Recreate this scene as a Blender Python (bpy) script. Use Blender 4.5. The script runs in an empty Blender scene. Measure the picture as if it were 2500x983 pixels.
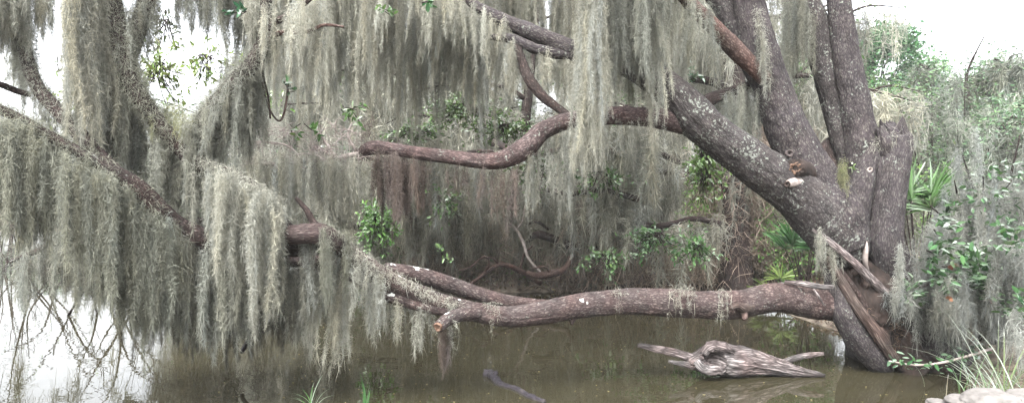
import bpy, math, random
import numpy as np

C = bpy.context.scene.collection
F = 1629.0; HZ = 491.5; CH = 1.8
U = np.array([0.0, 0.0, 1.0])

def P(x, y, d):
    return np.array([(x-1250.0)/F*d, d, CH-(y-HZ)/F*d])

# ------------------------------------------------------------------ noise
def _h(ix, iy, iz):
    n = (ix*374761393 + iy*668265263 + iz*2147483647*3 + 1274126177) & 0xffffffff
    n = ((n ^ (n >> 13)) * 1274126177) & 0xffffffff
    n = ((n ^ (n >> 15)) * 2246822519) & 0xffffffff
    n = n ^ (n >> 16)
    return (n & 0xffff) / 65535.0

def vnoise(p):
    p = np.asarray(p, float)
    i = np.floor(p).astype(np.int64); f = p-i; f = f*f*(3-2*f)
    r = 0
    for dx in (0, 1):
        wx = f[..., 0] if dx else 1-f[..., 0]
        for dy in (0, 1):
            wy = f[..., 1] if dy else 1-f[..., 1]
            for dz in (0, 1):
                wz = f[..., 2] if dz else 1-f[..., 2]
                r = r + wx*wy*wz*_h(i[..., 0]+dx, i[..., 1]+dy, i[..., 2]+dz)
    return r

def fbm(p, o=3):
    a = 0.5; s = 0; t = 0
    p = np.asarray(p, float)
    for k in range(o):
        s = s+a*vnoise(p*(2**k)+17.3*k); t += a; a *= 0.5
    return s/t

# ------------------------------------------------------------------ mesh helpers
def mesh(name, V, Fs, mat, col=None, bark=None, smooth=True):
    """V (n,3); Fs list of (m,k) int arrays"""
    me = bpy.data.meshes.new(name)
    V = np.ascontiguousarray(V, dtype=np.float32)
    me.vertices.add(len(V)); me.vertices.foreach_set('co', V.ravel())
    if not isinstance(Fs, (list, tuple)): Fs = [Fs]
    Fs = [np.asarray(f, dtype=np.int32) for f in Fs if len(f)]
    idx = np.concatenate([f.ravel() for f in Fs]).astype(np.int32)
    tot = np.concatenate([np.full(len(f), f.shape[1], np.int32) for f in Fs])
    st = np.concatenate([[0], np.cumsum(tot)[:-1]]).astype(np.int32)
    me.loops.add(len(idx)); me.loops.foreach_set('vertex_index', idx)
    me.polygons.add(len(tot)); me.polygons.foreach_set('loop_start', st)
    me.polygons.foreach_set('loop_total', tot)
    me.polygons.foreach_set('use_smooth', np.full(len(tot), smooth, dtype=bool))
    if col is not None:
        a = me.attributes.new('tint', 'FLOAT_COLOR', 'POINT')
        c = np.ones((len(V), 4), np.float32); c[:, :3] = col
        a.data.foreach_set('color', c.ravel())
    if bark is not None:
        a = me.attributes.new('bark', 'FLOAT_VECTOR', 'POINT')
        a.data.foreach_set('vector', np.ascontiguousarray(bark, np.float32).ravel())
    me.materials.append(mat)
    me.update(calc_edges=True); me.validate()
    return me

def link(name, me, parent=None, loc=(0, 0, 0)):
    o = bpy.data.objects.new(name, me); C.objects.link(o)
    if parent is not None: o.parent = parent
    else: o.location = loc
    return o

def tag(o, label=None, cat=None, group=None, kind=None):
    if label: o['label'] = label
    if cat: o['category'] = cat
    if group: o['group'] = group
    if kind: o['kind'] = kind
    return o

def thing(name, label, cat, loc, group=None):
    o = bpy.data.objects.new(name, None); C.objects.link(o)
    o.location = [float(c) for c in loc]
    return tag(o, label, cat, group)

class Buf:
    """collects geometry; .put() links it as ONE mesh object, local to its root"""
    def __init__(s): s.V = []; s.F = []; s.c = []; s.b = []; s.n = 0
    def add(s, V, Fs, col=None, bark=None):
        V = np.asarray(V, float)
        if not isinstance(Fs, (list, tuple)): Fs = [Fs]
        for f in Fs:
            if len(f): s.F.append(np.asarray(f)+s.n)
        s.V.append(V); s.n += len(V)
        if col is not None: s.c.append(np.broadcast_to(col, (len(V), 3)))
        if bark is not None: s.b.append(bark)
        return s
    def mesh(s, name, mat, org=(0, 0, 0), smooth=True):
        V = np.concatenate(s.V)-np.asarray(org, float)
        d = {}
        for f in s.F: d.setdefault(f.shape[1], []).append(f)
        return mesh(name, V, [np.concatenate(v) for v in d.values()], mat,
                    np.concatenate(s.c) if s.c else None, np.concatenate(s.b) if s.b else None, smooth)
    def put(s, name, mat, root=None, org=None, smooth=True):
        """a part under root, or a top-level mesh with its origin at org"""
        q = root
        while q is not None and q.parent is not None: q = q.parent
        o = np.array(q.location) if root is not None else (np.zeros(3) if org is None else np.asarray(org, float))
        return link(name, s.mesh(name, mat, o, smooth), root, [float(c) for c in o])

# ------------------------------------------------------------------ tubes
def catmull(K, ds):
    K = np.asarray(K, float)
    A = np.vstack([2*K[0]-K[1], K, 2*K[-1]-K[-2]])
    out = []
    for i in range(len(K)-1):
        p0, p1, p2, p3 = A[i], A[i+1], A[i+2], A[i+3]
        n = max(2, int(np.linalg.norm((p2-p1)[:3])/ds))
        t = (np.arange(n)/n)[:, None]
        out.append(0.5*((2*p1)+(-p0+p2)*t+(2*p0-5*p1+4*p2-p3)*t**2+(-p0+3*p1-3*p2+p3)*t**3))
    out.append(K[-1:])
    return np.vstack(out)

def tube(K, ds=0.03, nr=None, lump=0.08, ridge=0.0, seed=0, flat=1.0, cap=True, kr=(42, 13), jag=0.0, dent=None):
    """K rows x,y,z,radius -> V, faces, bark coordinates"""
    S = catmull(K, ds); P_ = S[:, :3]; R = np.maximum(S[:, 3], 0.0012)
    n = len(P_)
    T = np.gradient(P_, axis=0); T /= np.linalg.norm(T, axis=1)[:, None]+1e-9
    N = np.zeros_like(P_)
    a = np.array([0, 0, 1.0]) if abs(T[0][2]) < 0.9 else np.array([0, 1.0, 0])
    v = np.cross(T[0], np.cross(a, T[0])); N[0] = v/np.linalg.norm(v)
    for i in range(1, n):
        v = N[i-1]-T[i]*np.dot(N[i-1], T[i]); N[i] = v/(np.linalg.norm(v)+1e-9)
    B = np.cross(T, N)
    L = np.concatenate([[0], np.cumsum(np.linalg.norm(np.diff(P_, axis=0), axis=1))])
    if nr is None: nr = int(np.clip(2*math.pi*R.max()/0.012, 10, 150))
    th = np.linspace(0, 2*math.pi, nr, endpoint=False)
    ct, st = np.cos(th), np.sin(th)
    Rm = float(np.mean(R))
    q = np.stack([np.broadcast_to(ct*Rm, (n, nr)), np.broadcast_to(st*Rm, (n, nr)), np.broadcast_to(L[:, None], (n, nr))], -1)+seed*7.13
    rr = np.broadcast_to(R[:, None], (n, nr)).copy()
    if lump: rr *= 1+lump*2*(fbm(q*np.array([3.2/max(Rm, .04)*.25, 3.2/max(Rm, .04)*.25, 2.6]), 3)-0.5)*1.7
    if ridge:
        w = q+0.02*(vnoise(q*9)[..., None]-0.5)
        a1 = 1-np.abs(2*vnoise(w*np.array([kr[0], kr[0], kr[1]]))-1)
        a2 = 1-np.abs(2*vnoise(w*np.array([kr[0]*2.1, kr[0]*2.1, kr[1]*2.4])+31)-1)
        rr += ridge*((a1-0.6)+0.5*(a2-0.6))
    V = P_[:, None, :]+rr[..., None]*(ct[None, :, None]*N[:, None, :]+st[None, :, None]*B[:, None, :]*flat)
    if jag:
        j = (fbm(np.stack([ct*3+seed, st*3, ct*0], -1), 3)-0.4)*jag
        V[-1] += T[-1]*j[:, None]*2; V[-2] += T[-1]*j[:, None]
    V = V.reshape(-1, 3)
    if dent:
        for x, y, d, rad, dep in dent:
            c = P(x, y, d); q2 = (V[:, 0]-c[0])**2+(V[:, 2]-c[2])**2; q1 = np.sqrt(q2)/rad
            q1 = q1*(1+.5*(fbm(V*22, 2)-.5)); g = np.clip(1-q1, 0, 1)**.6*(V[:, 1] < P_[:, 1].mean()+.05)
            V[:, 1] += dep*g; V[:, 1] -= .02*np.exp(-((q1-1.15)/.15)**2)*(V[:, 1] < P_[:, 1].mean())
    i = np.arange(n-1)[:, None]*nr; j = np.arange(nr)[None, :]; j2 = (j+1) % nr
    Q = np.stack([i+j, i+j2, i+nr+j2, i+nr+j], -1).reshape(-1, 4)
    bk = q.reshape(-1, 3); Fs = [Q]
    if cap:
        V = np.vstack([V, P_[0], P_[-1]]); bk = np.vstack([bk, bk[0], bk[-1]])
        k = n*nr; jj = np.arange(nr); j3 = (jj+1) % nr
        Fs.append(np.stack([np.full(nr, k), j3, jj], -1))
        Fs.append(np.stack([np.full(nr, k+1), (n-1)*nr+jj, (n-1)*nr+j3], -1))
    return V, Fs, bk

def K(pts):
    """pixel waypoints (x, y, depth, width in pixels) -> metres"""
    return np.array([list(P(x, y, d))+[w*0.5/F*d] for x, y, d, w in pts])

# ------------------------------------------------------------------ fibres, leaves
def rv(r, n):
    v = r.normal(size=(n, 3)); return v/(np.linalg.norm(v, axis=1)[:, None]+1e-9)

def strips(buf, c, d, ln, w, curl, r, col, segs=3, grav=0.25):
    n = len(c)
    if n == 0: return
    d = d/(np.linalg.norm(d, axis=1)[:, None]+1e-9)
    pts = [c]; ds = [d]
    for k in range(segs):
        p = pts[-1]+ds[-1]*(ln/segs)[:, None]
        nd = ds[-1]+curl*rv(r, n)-grav*U
        nd /= np.linalg.norm(nd, axis=1)[:, None]+1e-9
        pts.append(p); ds.append(nd)
    side = np.cross(d, rv(r, n)); side /= np.linalg.norm(side, axis=1)[:, None]+1e-9
    tap = [0.8, 1.0, 0.8, 0.2] if segs == 3 else [0.9, 1.0, 0.25]
    V = np.stack([np.stack([p+side*(w*tap[k]*.5)[:, None], p-side*(w*tap[k]*.5)[:, None]], 1) for k, p in enumerate(pts)], 1)
    V = V.reshape(-1, 3); m = 2*(segs+1)
    b = np.arange(n)[:, None]*m; q = []
    for k in range(segs): q.append(b+np.array([2*k, 2*k+1, 2*k+3, 2*k+2]))
    buf.add(V, np.concatenate(q), np.repeat(col, m, axis=0))

MOSS = {k: tuple(.68*c*q for c, q in zip(v, (1.0, 1.0, .955))) for k, v in dict(G=(.31, .32, .275), P=(.47, .475, .43), R=(.18, .148, .137), D=(.17, .165, .145), T=(.47, .47, .42),  # D: shade among the back beards, put into the moss colour
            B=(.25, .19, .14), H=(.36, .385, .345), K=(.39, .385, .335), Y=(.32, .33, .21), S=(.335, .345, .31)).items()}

def strands(buf, r, top, L, R, tint, den=1.0, fw=.003, fl=.055, segs=3, curl=1.25, sway=.05, var=.26):
    """hanging beards of moss: top (m,3), L lengths, R radii"""
    L = np.asarray(L, float); R = np.broadcast_to(np.asarray(R, float), (len(top),)); m0 = len(top)
    ks = np.clip((R/(6.0*fw)).astype(int), 1, 6); g = np.repeat(np.arange(m0), ks); m = len(g)
    a0 = r.uniform(0, 6.283, m); q0 = np.sqrt(r.random(m))*.75*(ks[g] > 1)
    off = np.stack([np.cos(a0)*q0*R[g], np.sin(a0)*q0*R[g], -r.random(m)*.04], 1)
    top = top[g]+off; L = L[g]*r.uniform(.55, 1.0, m)**.7; gs = r.normal(0, var, m0)[g]*.8+r.normal(0, var*.5, m)
    R = R[g]/np.sqrt(ks[g])*.88
    cnt = np.maximum(5, (den*L*R*2*1.6/(fw*fl)).astype(int))
    k = np.repeat(np.arange(m), cnt); n = len(k)
    t = r.random(n)**0.92*r.uniform(.85, 1.0, m)[k]
    ph = r.uniform(0, 6.28, (m, 2)); am = r.normal(0, .025, (m, 2)); sw = r.normal(0, sway, (m, 2))
    z = t*L[k]
    Lm = L[k]
    ax = top[k].copy()
    ax[:, 0] += sw[k, 0]*t*Lm+am[k, 0]*np.sin(z*5+ph[k, 0])
    ax[:, 1] += sw[k, 1]*t*Lm+am[k, 1]*np.sin(z*4+ph[k, 1])
    ax[:, 2] -= z
    f1 = r.uniform(5, 11, m); prof = (0.55+0.45*np.sin(z*f1[k]+ph[k, 0]*3))*0.35+0.75
    rad = R[k]*prof*np.clip(1.02-t**1.7, .10, 1)*np.clip(.45+t*4, .45, 1)
    a = r.uniform(0, 6.283, n); q = np.sqrt(r.random(n))
    c = ax+np.stack([np.cos(a)*q*rad, np.sin(a)*q*rad, r.normal(0, .02, n)], 1)
    out = np.stack([np.cos(a), np.sin(a), a*0], 1)
    d = -U*.62+out*r.uniform(-.4, .4, n)[:, None]+rv(r, n)*.95
    tc = np.array(MOSS[tint] if isinstance(tint, str) else tint)
    sc = tc*(1+gs)[:, None].clip(.45, 1.7)
    wm = r.normal(0, .022, m); sc = sc*np.stack([1+wm, 1+wm*.2, 1-wm*1.3], 1)
    col = (sc[k]*(1+r.normal(0, .16, n))[:, None]).clip(.02, .75)
    h = r.random(n) < .16                      # long hanging threads among the curls
    strips(buf, c[~h], d[~h], (fl*r.uniform(.5, 1.4, n))[~h], (fw*r.uniform(.6, 1.4, n))[~h], curl, r, col[~h], segs)
    dn = (-U+rv(r, n)*.28)[h]; strips(buf, c[h]-U*fl*.3, dn, (fl*r.uniform(1.3, 3.0, n))[h], (fw*r.uniform(.5, .95, n))[h], .38, r, col[h], segs)

def fuzz(buf, r, Kp, tint, per_m=900, fw=.004, fl=.09, thick=.03, up=0.3, y_s=1.0):
    """moss clinging round a limb"""
    S = catmull(Kp, .03)
    Lt = np.sum(np.linalg.norm(np.diff(S[:, :3], axis=0), axis=1)); n = int(per_m*Lt)
    i = r.integers(0, len(S), n); t = fbm(np.stack([i*.09, i*0+3, i*0], -1), 2)
    i = i[r.random(n) < np.clip((t-.25)*3, .1, 1)]; n = len(i)
    a = rv(r, n); c = S[i, :3]+a*(S[i, 3]*r.uniform(.85, 1.1, n)+thick*r.random(n))[:, None]
    d = a*.7-U*.4+rv(r, n)*.8
    tc = np.array(MOSS[tint] if isinstance(tint, str) else tint)
    col = (tc*(1+r.normal(0, .25, n))[:, None]).clip(.03, .7)
    strips(buf, c, d, fl*r.uniform(.5, 1.3, n), fw*r.uniform(.6, 1.3, n), .9, r, col)

def leaves(buf, r, c, size, col, d=None, near=False, asp=.42, var=.25):
    n = len(c)
    if n == 0: return
    if d is None:
        d = rv(r, n); d[:, 2] = d[:, 2]*.6
    d = d/(np.linalg.norm(d, axis=1)[:, None]+1e-9)
    nn = rv(r, n)+U*.9; nn -= d*np.sum(nn*d, 1)[:, None]; nn /= np.linalg.norm(nn, axis=1)[:, None]+1e-9
    s = np.cross(d, nn); L = (size*r.uniform(.65, 1.3, n))[:, None]
    cc = (np.array(col)*(1+r.normal(0, var, n))[:, None]).clip(.008, .6)
    cc = cc*(1+r.normal(0, .07, (n, 3)))
    if near:
        ts = [0, .28, .68, 1.0]; ws = [.12, 1, .82, .06]
        V = []
        for t, w in zip(ts, ws):
            mid = c+d*L*t-nn*L*.10*t*t
            V += [mid+s*L*asp*.5*w+nn*L*.05*w, mid, mid-s*L*asp*.5*w+nn*L*.05*w]
        V = np.stack(V, 1).reshape(-1, 3); m = 12; b = np.arange(n)[:, None]*m; q = []
        for k in range(3):
            for h in range(2): q.append(b+np.array([3*k+h, 3*k+h+1, 3*k+h+4, 3*k+h+3]))
        buf.add(V, np.concatenate(q), np.repeat(cc, m, axis=0))
    else:
        V = np.stack([c, c+d*L*.5+s*L*asp*.5, c+d*L, c+d*L*.5-s*L*asp*.5], 1).reshape(-1, 3)
        buf.add(V, np.arange(n)[:, None]*4+np.arange(4), np.repeat(cc, 4, axis=0))

# ------------------------------------------------------------------ materials
def mat(name):
    m = bpy.data.materials.new(name); m.use_nodes = True
    nt = m.node_tree; nt.nodes.clear()
    return m, nt, nt.nodes.new, nt.links.new

def ramp(nd, pts):
    e = nd.color_ramp.elements
    while len(e) < len(pts): e.new(0.5)
    for k, (p, c) in enumerate(pts):
        e[k].position = p; e[k].color = (c[0], c[1], c[2], 1) if not isinstance(c, (int, float)) else (c, c, c, 1)

def fibre_mat(name, trans=.3, rough=.9, spec=0.0):
    m, nt, N, Lk = mat(name)
    at = N('ShaderNodeAttribute'); at.attribute_name = 'tint'
    df = N('ShaderNodeBsdfDiffuse'); tr = N('ShaderNodeBsdfTranslucent'); mx = N('ShaderNodeMixShader')
    mx.inputs[0].default_value = trans
    Lk(at.outputs['Color'], df.inputs['Color']); Lk(at.outputs['Color'], tr.inputs['Color'])
    Lk(df.outputs[0], mx.inputs[1]); Lk(tr.outputs[0], mx.inputs[2])
    out = N('ShaderNodeOutputMaterial'); last = mx
    if spec > 0:
        gl = N('ShaderNodeBsdfGlossy'); gl.inputs['Roughness'].default_value = rough
        gl.inputs['Color'].default_value = (1, 1, 1, 1)
        m2 = N('ShaderNodeMixShader'); fr = N('ShaderNodeFresnel'); fr.inputs[0].default_value = 1.4
        mu = N('ShaderNodeMath'); mu.operation = 'MULTIPLY'; mu.inputs[1].default_value = spec
        Lk(fr.outputs[0], mu.inputs[0]); Lk(mu.outputs[0], m2.inputs[0]); Lk(mx.outputs[0], m2.inputs[1]); Lk(gl.outputs[0], m2.inputs[2]); last = m2
    Lk(last.outputs[0], out.inputs[0])
    return m

def bark_mat(name, dark, mid, light, lichen=0.0, top_white=0.0, scale=1.0, plate=.8, red=None, bump=.6, az=(62, 62, 21)):
    m, nt, N, Lk = mat(name)
    at = N('ShaderNodeAttribute'); at.attribute_name = 'bark'
    mp = N('ShaderNodeMapping'); mp.inputs['Scale'].default_value = [a*scale for a in az]
    Lk(at.outputs['Vector'], mp.inputs['Vector'])
    nz0 = N('ShaderNodeTexNoise'); nz0.inputs['Scale'].default_value = .9; nz0.inputs['Detail'].default_value = 3
    Lk(mp.outputs[0], nz0.inputs['Vector'])
    vm = N('ShaderNodeVectorMath'); vm.operation = 'MULTIPLY_ADD'; vm.inputs[1].default_value = (1.3, 1.3, 1.3)
    Lk(nz0.outputs['Color'], vm.inputs[0]); Lk(mp.outputs[0], vm.inputs[2])
    vo = N('ShaderNodeTexVoronoi'); vo.feature = 'DISTANCE_TO_EDGE'; vo.inputs['Scale'].default_value = 1
    Lk(vm.outputs[0], vo.inputs['Vector'])
    nz = N('ShaderNodeTexNoise'); nz.inputs['Scale'].default_value = 2.6; nz.inputs['Detail'].default_value = 5; nz.inputs['Roughness'].default_value = .65
    Lk(mp.outputs[0], nz.inputs['Vector'])
    cr = N('ShaderNodeValToRGB'); ramp(cr, [(0.0, 0), (.22, .75), (.5, 1)]); Lk(vo.outputs['Distance'], cr.inputs[0])
    hs = N('ShaderNodeMath'); hs.operation = 'MULTIPLY'; Lk(cr.outputs[0], hs.inputs[0]); Lk(nz.outputs['Fac'], hs.inputs[1])
    v2 = N('ShaderNodeTexVoronoi'); v2.feature = 'DISTANCE_TO_EDGE'; v2.inputs['Scale'].default_value = .42; Lk(vm.outputs[0], v2.inputs['Vector'])
    r2 = N('ShaderNodeValToRGB'); ramp(r2, [(0.0, 1-plate), (.14, .9), (.4, 1)]); Lk(v2.outputs['Distance'], r2.inputs[0])
    h2 = N('ShaderNodeMath'); h2.operation = 'MULTIPLY'; Lk(hs.outputs[0], h2.inputs[0]); Lk(r2.outputs[0], h2.inputs[1]); hs = h2
    c1 = N('ShaderNodeValToRGB'); ramp(c1, [(.04, dark), (.36, mid), (.66, light)]); Lk(hs.outputs[0], c1.inputs[0])
    # broad colour patches
    big = N('ShaderNodeTexNoise'); big.inputs['Scale'].default_value = 3.5; big.inputs['Detail'].default_value = 3
    Lk(at.outputs['Vector'], big.inputs['Vector'])
    br = N('ShaderNodeValToRGB'); ramp(br, [(.35, 0), (.65, 1)]); Lk(big.outputs['Fac'], br.inputs[0])
    b2 = N('ShaderNodeTexNoise'); b2.inputs['Scale'].default_value = 9; b2.inputs['Detail'].default_value = 4; Lk(at.outputs['Vector'], b2.inputs['Vector'])
    rb2 = N('ShaderNodeMapRange'); rb2.inputs[1].default_value = .3; rb2.inputs[2].default_value = .7; rb2.inputs[3].default_value = .62; rb2.inputs[4].default_value = 1.3
    Lk(b2.outputs['Fac'], rb2.inputs[0])
    mm = N('ShaderNodeVectorMath'); mm.operation = 'SCALE'; Lk(c1.outputs[0], mm.inputs[0]); Lk(rb2.outputs[0], mm.inputs['Scale'])
    mx = N('ShaderNodeMixRGB'); mx.blend_type = 'MULTIPLY'; mx.inputs[2].default_value = (*(red or (1.1, .93, .9)), 1)
    Lk(br.outputs[0], mx.inputs[0]); Lk(mm.outputs[0], mx.inputs[1]); last = mx.outputs[0]
    if lichen > 0:
        ln = N('ShaderNodeTexNoise'); ln.inputs['Scale'].default_value = 38; ln.inputs['Detail'].default_value = 4; ln.inputs['Roughness'].default_value = .6
        Lk(at.outputs['Vector'], ln.inputs['Vector'])
        l2 = N('ShaderNodeTexNoise'); l2.inputs['Scale'].default_value = 5; Lk(at.outputs['Vector'], l2.inputs['Vector'])
        ad = N('ShaderNodeMath'); ad.operation = 'MULTIPLY_ADD'; ad.inputs[1].default_value = .45
        Lk(l2.outputs['Fac'], ad.inputs[0]); Lk(ln.outputs['Fac'], ad.inputs[2])
        lr = N('ShaderNodeValToRGB'); th = .93-.10*lichen; ramp(lr, [(th-.02, 0), (th+.06, .9)]); Lk(ad.outputs[0], lr.inputs[0])
        m3 = N('ShaderNodeMixRGB'); m3.inputs[2].default_value = (.165, .18, .16, 1)
        Lk(lr.outputs[0], m3.inputs[0]); Lk(last, m3.inputs[1]); last = m3.outputs[0]
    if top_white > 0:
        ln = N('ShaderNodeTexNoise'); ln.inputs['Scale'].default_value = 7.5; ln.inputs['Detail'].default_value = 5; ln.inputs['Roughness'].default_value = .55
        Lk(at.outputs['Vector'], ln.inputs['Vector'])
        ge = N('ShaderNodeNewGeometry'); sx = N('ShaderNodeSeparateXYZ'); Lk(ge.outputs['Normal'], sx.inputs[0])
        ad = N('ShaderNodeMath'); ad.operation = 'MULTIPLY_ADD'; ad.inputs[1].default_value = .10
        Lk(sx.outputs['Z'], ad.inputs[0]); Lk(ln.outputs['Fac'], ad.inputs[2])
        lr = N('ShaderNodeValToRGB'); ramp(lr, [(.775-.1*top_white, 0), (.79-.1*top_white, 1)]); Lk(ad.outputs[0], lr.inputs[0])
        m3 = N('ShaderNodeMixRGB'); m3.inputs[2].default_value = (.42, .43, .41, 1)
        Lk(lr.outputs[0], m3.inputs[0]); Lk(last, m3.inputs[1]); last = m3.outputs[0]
    gp = N('ShaderNodeNewGeometry'); gz = N('ShaderNodeSeparateXYZ'); Lk(gp.outputs['Position'], gz.inputs[0])
    wz = N('ShaderNodeMath'); wz.operation = 'MULTIPLY_ADD'; wz.inputs[1].default_value = -.05; Lk(nz.outputs['Fac'], wz.inputs[0]); Lk(gz.outputs['Z'], wz.inputs[2])
    wr = N('ShaderNodeMapRange'); wr.inputs[1].default_value = .0; wr.inputs[2].default_value = .035; wr.inputs[3].default_value = .32; wr.inputs[4].default_value = 1.0; Lk(wz.outputs[0], wr.inputs[0])
    ws = N('ShaderNodeVectorMath'); ws.operation = 'SCALE'; Lk(last, ws.inputs[0]); Lk(wr.outputs[0], ws.inputs['Scale']); last = ws.outputs[0]
    bs = N('ShaderNodeBsdfPrincipled'); bs.inputs['Roughness'].default_value = .92
    bs.inputs['Specular IOR Level'].default_value = .2
    Lk(last, bs.inputs['Base Color'])
    bp = N('ShaderNodeBump'); bp.inputs['Strength'].default_value = bump; bp.inputs['Distance'].default_value = .02
    Lk(hs.outputs[0], bp.inputs['Height']); Lk(bp.outputs[0], bs.inputs['Normal'])
    out = N('ShaderNodeOutputMaterial'); Lk(bs.outputs[0], out.inputs[0])
    return m

def noise_mat(name, cols, scale=4, rough=.95, bump=.4, stretch=(1, 1, 1), detail=6, dist=.02):
    m, nt, N, Lk = mat(name)
    tc = N('ShaderNodeTexCoord'); mp = N('ShaderNodeMapping'); mp.inputs['Scale'].default_value = stretch
    Lk(tc.outputs['Object'], mp.inputs[0])
    nz = N('ShaderNodeTexNoise'); nz.inputs['Scale'].default_value = scale; nz.inputs['Detail'].default_value = detail; nz.inputs['Roughness'].default_value = .65
    Lk(mp.outputs[0], nz.inputs['Vector'])
    cr = N('ShaderNodeValToRGB'); k = len(cols); ramp(cr, [(.3+.4*i/(k-1), c) for i, c in enumerate(cols)])
    Lk(nz.outputs['Fac'], cr.inputs[0])
    bs = N('ShaderNodeBsdfPrincipled'); bs.inputs['Roughness'].default_value = rough; bs.inputs['Specular IOR Level'].default_value = .25
    Lk(cr.outputs[0], bs.inputs['Base Color'])
    bp = N('ShaderNodeBump'); bp.inputs['Strength'].default_value = bump; bp.inputs['Distance'].default_value = dist
    Lk(nz.outputs['Fac'], bp.inputs['Height']); Lk(bp.outputs[0], bs.inputs['Normal'])
    out = N('ShaderNodeOutputMaterial'); Lk(bs.outputs[0], out.inputs[0])
    return m

M_MOSS = fibre_mat('moss', .48)
M_LEAF = fibre_mat('leaf', .35, .45, .22)
M_GRASS = fibre_mat('grass_blade', .4, .4, .3)
M_BARK = bark_mat('oak_bark', (.024, .020, .023), (.069, .064, .061), (.104, .098, .095), lichen=.45, red=(1.0, .97, .94))
M_BARKL = bark_mat('oak_bark_lichened', (.024, .021, .022), (.064, .059, .057), (.098, .093, .09), lichen=1.0, red=(1.0, .97, .94))
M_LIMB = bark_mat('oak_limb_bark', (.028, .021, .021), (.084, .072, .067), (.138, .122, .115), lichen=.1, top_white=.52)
M_ARCH = bark_mat('oak_arch_bark', (.028, .021, .021), (.085, .069, .067), (.14, .118, .114), lichen=.3)
M_RED = bark_mat('reddish_bark', (.04, .026, .022), (.105, .08, .072), (.165, .132, .12), lichen=.0)
M_DARKB = bark_mat('dark_bark', (.015, .012, .011), (.045, .036, .034), (.085, .072, .068), lichen=.1)
M_GRAIN = bark_mat('weathered_wood', (.03, .023, .02), (.095, .08, .072), (.17, .15, .135), az=(60, 60, 5.0), bump=.5)
M_DRIFT = bark_mat('driftwood', (.045, .04, .04), (.19, .178, .175), (.32, .305, .298), az=(60, 60, 7), bump=.8)
M_ROT = noise_mat('rotten_heartwood', [(.006, .005, .005), (.018, .013, .011), (.04, .028, .024)], 9, bump=.9, stretch=(1, 1, .5))
M_CUT = noise_mat('cut_wood', [(.05, .028, .018), (.11, .068, .048), (.17, .12, .09)], 20, bump=.3)
M_PALE = noise_mat('pale_dead_wood', [(.12, .10, .09), (.22, .19, .175), (.32, .29, .275)], 16, bump=.5)
M_WET = noise_mat('wet_wood', [(.008, .007, .009), (.02, .017, .022), (.035, .03, .03)], 12, rough=.6, bump=.8)
M_ROCK = noise_mat('limestone', [(.075, .07, .065), (.125, .118, .112), (.17, .165, .16)], 7, bump=.5)
M_GROUND = noise_mat('ground', [(.045, .036, .028), (.12, .10, .08), (.23, .20, .16)], 5, bump=.8, dist=.05)

def water_mat():
    m, nt, N, Lk = mat('pond_water')
    tc = N('ShaderNodeTexCoord')
    nz = N('ShaderNodeTexNoise'); nz.inputs['Scale'].default_value = .35; nz.inputs['Detail'].default_value = 4
    Lk(tc.outputs['Object'], nz.inputs['Vector'])
    cr = N('ShaderNodeValToRGB'); ramp(cr, [(.3, (.018, .0165, .0095)), (.7, (.030, .027, .016))]); Lk(nz.outputs['Fac'], cr.inputs[0])
    bs = N('ShaderNodeBsdfPrincipled'); bs.inputs['Roughness'].default_value = .012; bs.inputs['IOR'].default_value = 1.42
    Lk(cr.outputs[0], bs.inputs['Base Color'])
    mp = N('ShaderNodeMapping'); mp.inputs['Scale'].default_value = (1.0, 1.6, 1); Lk(tc.outputs['Object'], mp.inputs[0])
    n2 = N('ShaderNodeTexNoise'); n2.inputs['Scale'].default_value = 2.2; n2.inputs['Detail'].default_value = 3; n2.inputs['Roughness'].default_value = .45
    Lk(mp.outputs[0], n2.inputs['Vector'])
    bp = N('ShaderNodeBump'); bp.inputs['Strength'].default_value = .07; bp.inputs['Distance'].default_value = .03
    Lk(n2.outputs['Fac'], bp.inputs['Height']); Lk(bp.outputs[0], bs.inputs['Normal'])
    out = N('ShaderNodeOutputMaterial'); Lk(bs.outputs[0], out.inputs[0])
    return m
M_WATER = water_mat()

# ------------------------------------------------------------------ world, sun, camera
sc = bpy.context.scene
w = bpy.data.worlds.new('World'); sc.world = w; w.use_nodes = True
nt = w.node_tree; nt.nodes.clear()
sky = nt.nodes.new('ShaderNodeTexSky'); sky.sky_type = 'NISHITA'; sky.sun_disc = False
SUN_EL, SUN_AZ = math.radians(55), math.radians(200)
sky.sun_elevation = SUN_EL; sky.sun_rotation = SUN_AZ
sky.dust_density = 6; sky.air_density = 1.0; sky.ozone_density = 1
hsv = nt.nodes.new('ShaderNodeHueSaturation'); hsv.inputs['Saturation'].default_value = .22
bg = nt.nodes.new('ShaderNodeBackground'); bg.inputs['Strength'].default_value = .15
wo = nt.nodes.new('ShaderNodeOutputWorld')
nt.links.new(sky.outputs[0], hsv.inputs['Color']); nt.links.new(hsv.outputs[0], bg.inputs[0]); nt.links.new(bg.outputs[0], wo.inputs[0])
sl = bpy.data.lights.new('sun', 'SUN'); sl.energy = .5; sl.angle = math.radians(25); sl.color = (1, .97, .93)
so = bpy.data.objects.new('sun', sl); C.objects.link(so)
so.rotation_euler = (math.radians(90)-SUN_EL, 0, math.pi-SUN_AZ)
cd = bpy.data.cameras.new('camera'); cd.sensor_width = 36; cd.lens = 36*F/2500; cd.clip_start = .05; cd.clip_end = 2000
cam = bpy.data.objects.new('camera', cd); C.objects.link(cam)
cam.location = (0, 0, CH); cam.rotation_euler = (math.radians(90), 0, 0); sc.camera = cam
sc.view_settings.view_transform = 'Standard'; sc.view_settings.look = 'None'; sc.view_settings.gamma = 1
sc.view_settings.exposure = 2.75
sc.cycles.max_bounces = 8; sc.cycles.diffuse_bounces = 5; sc.cycles.glossy_bounces = 3
sc.cycles.transmission_bounces = 4; sc.cycles.caustics_reflective = False

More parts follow.
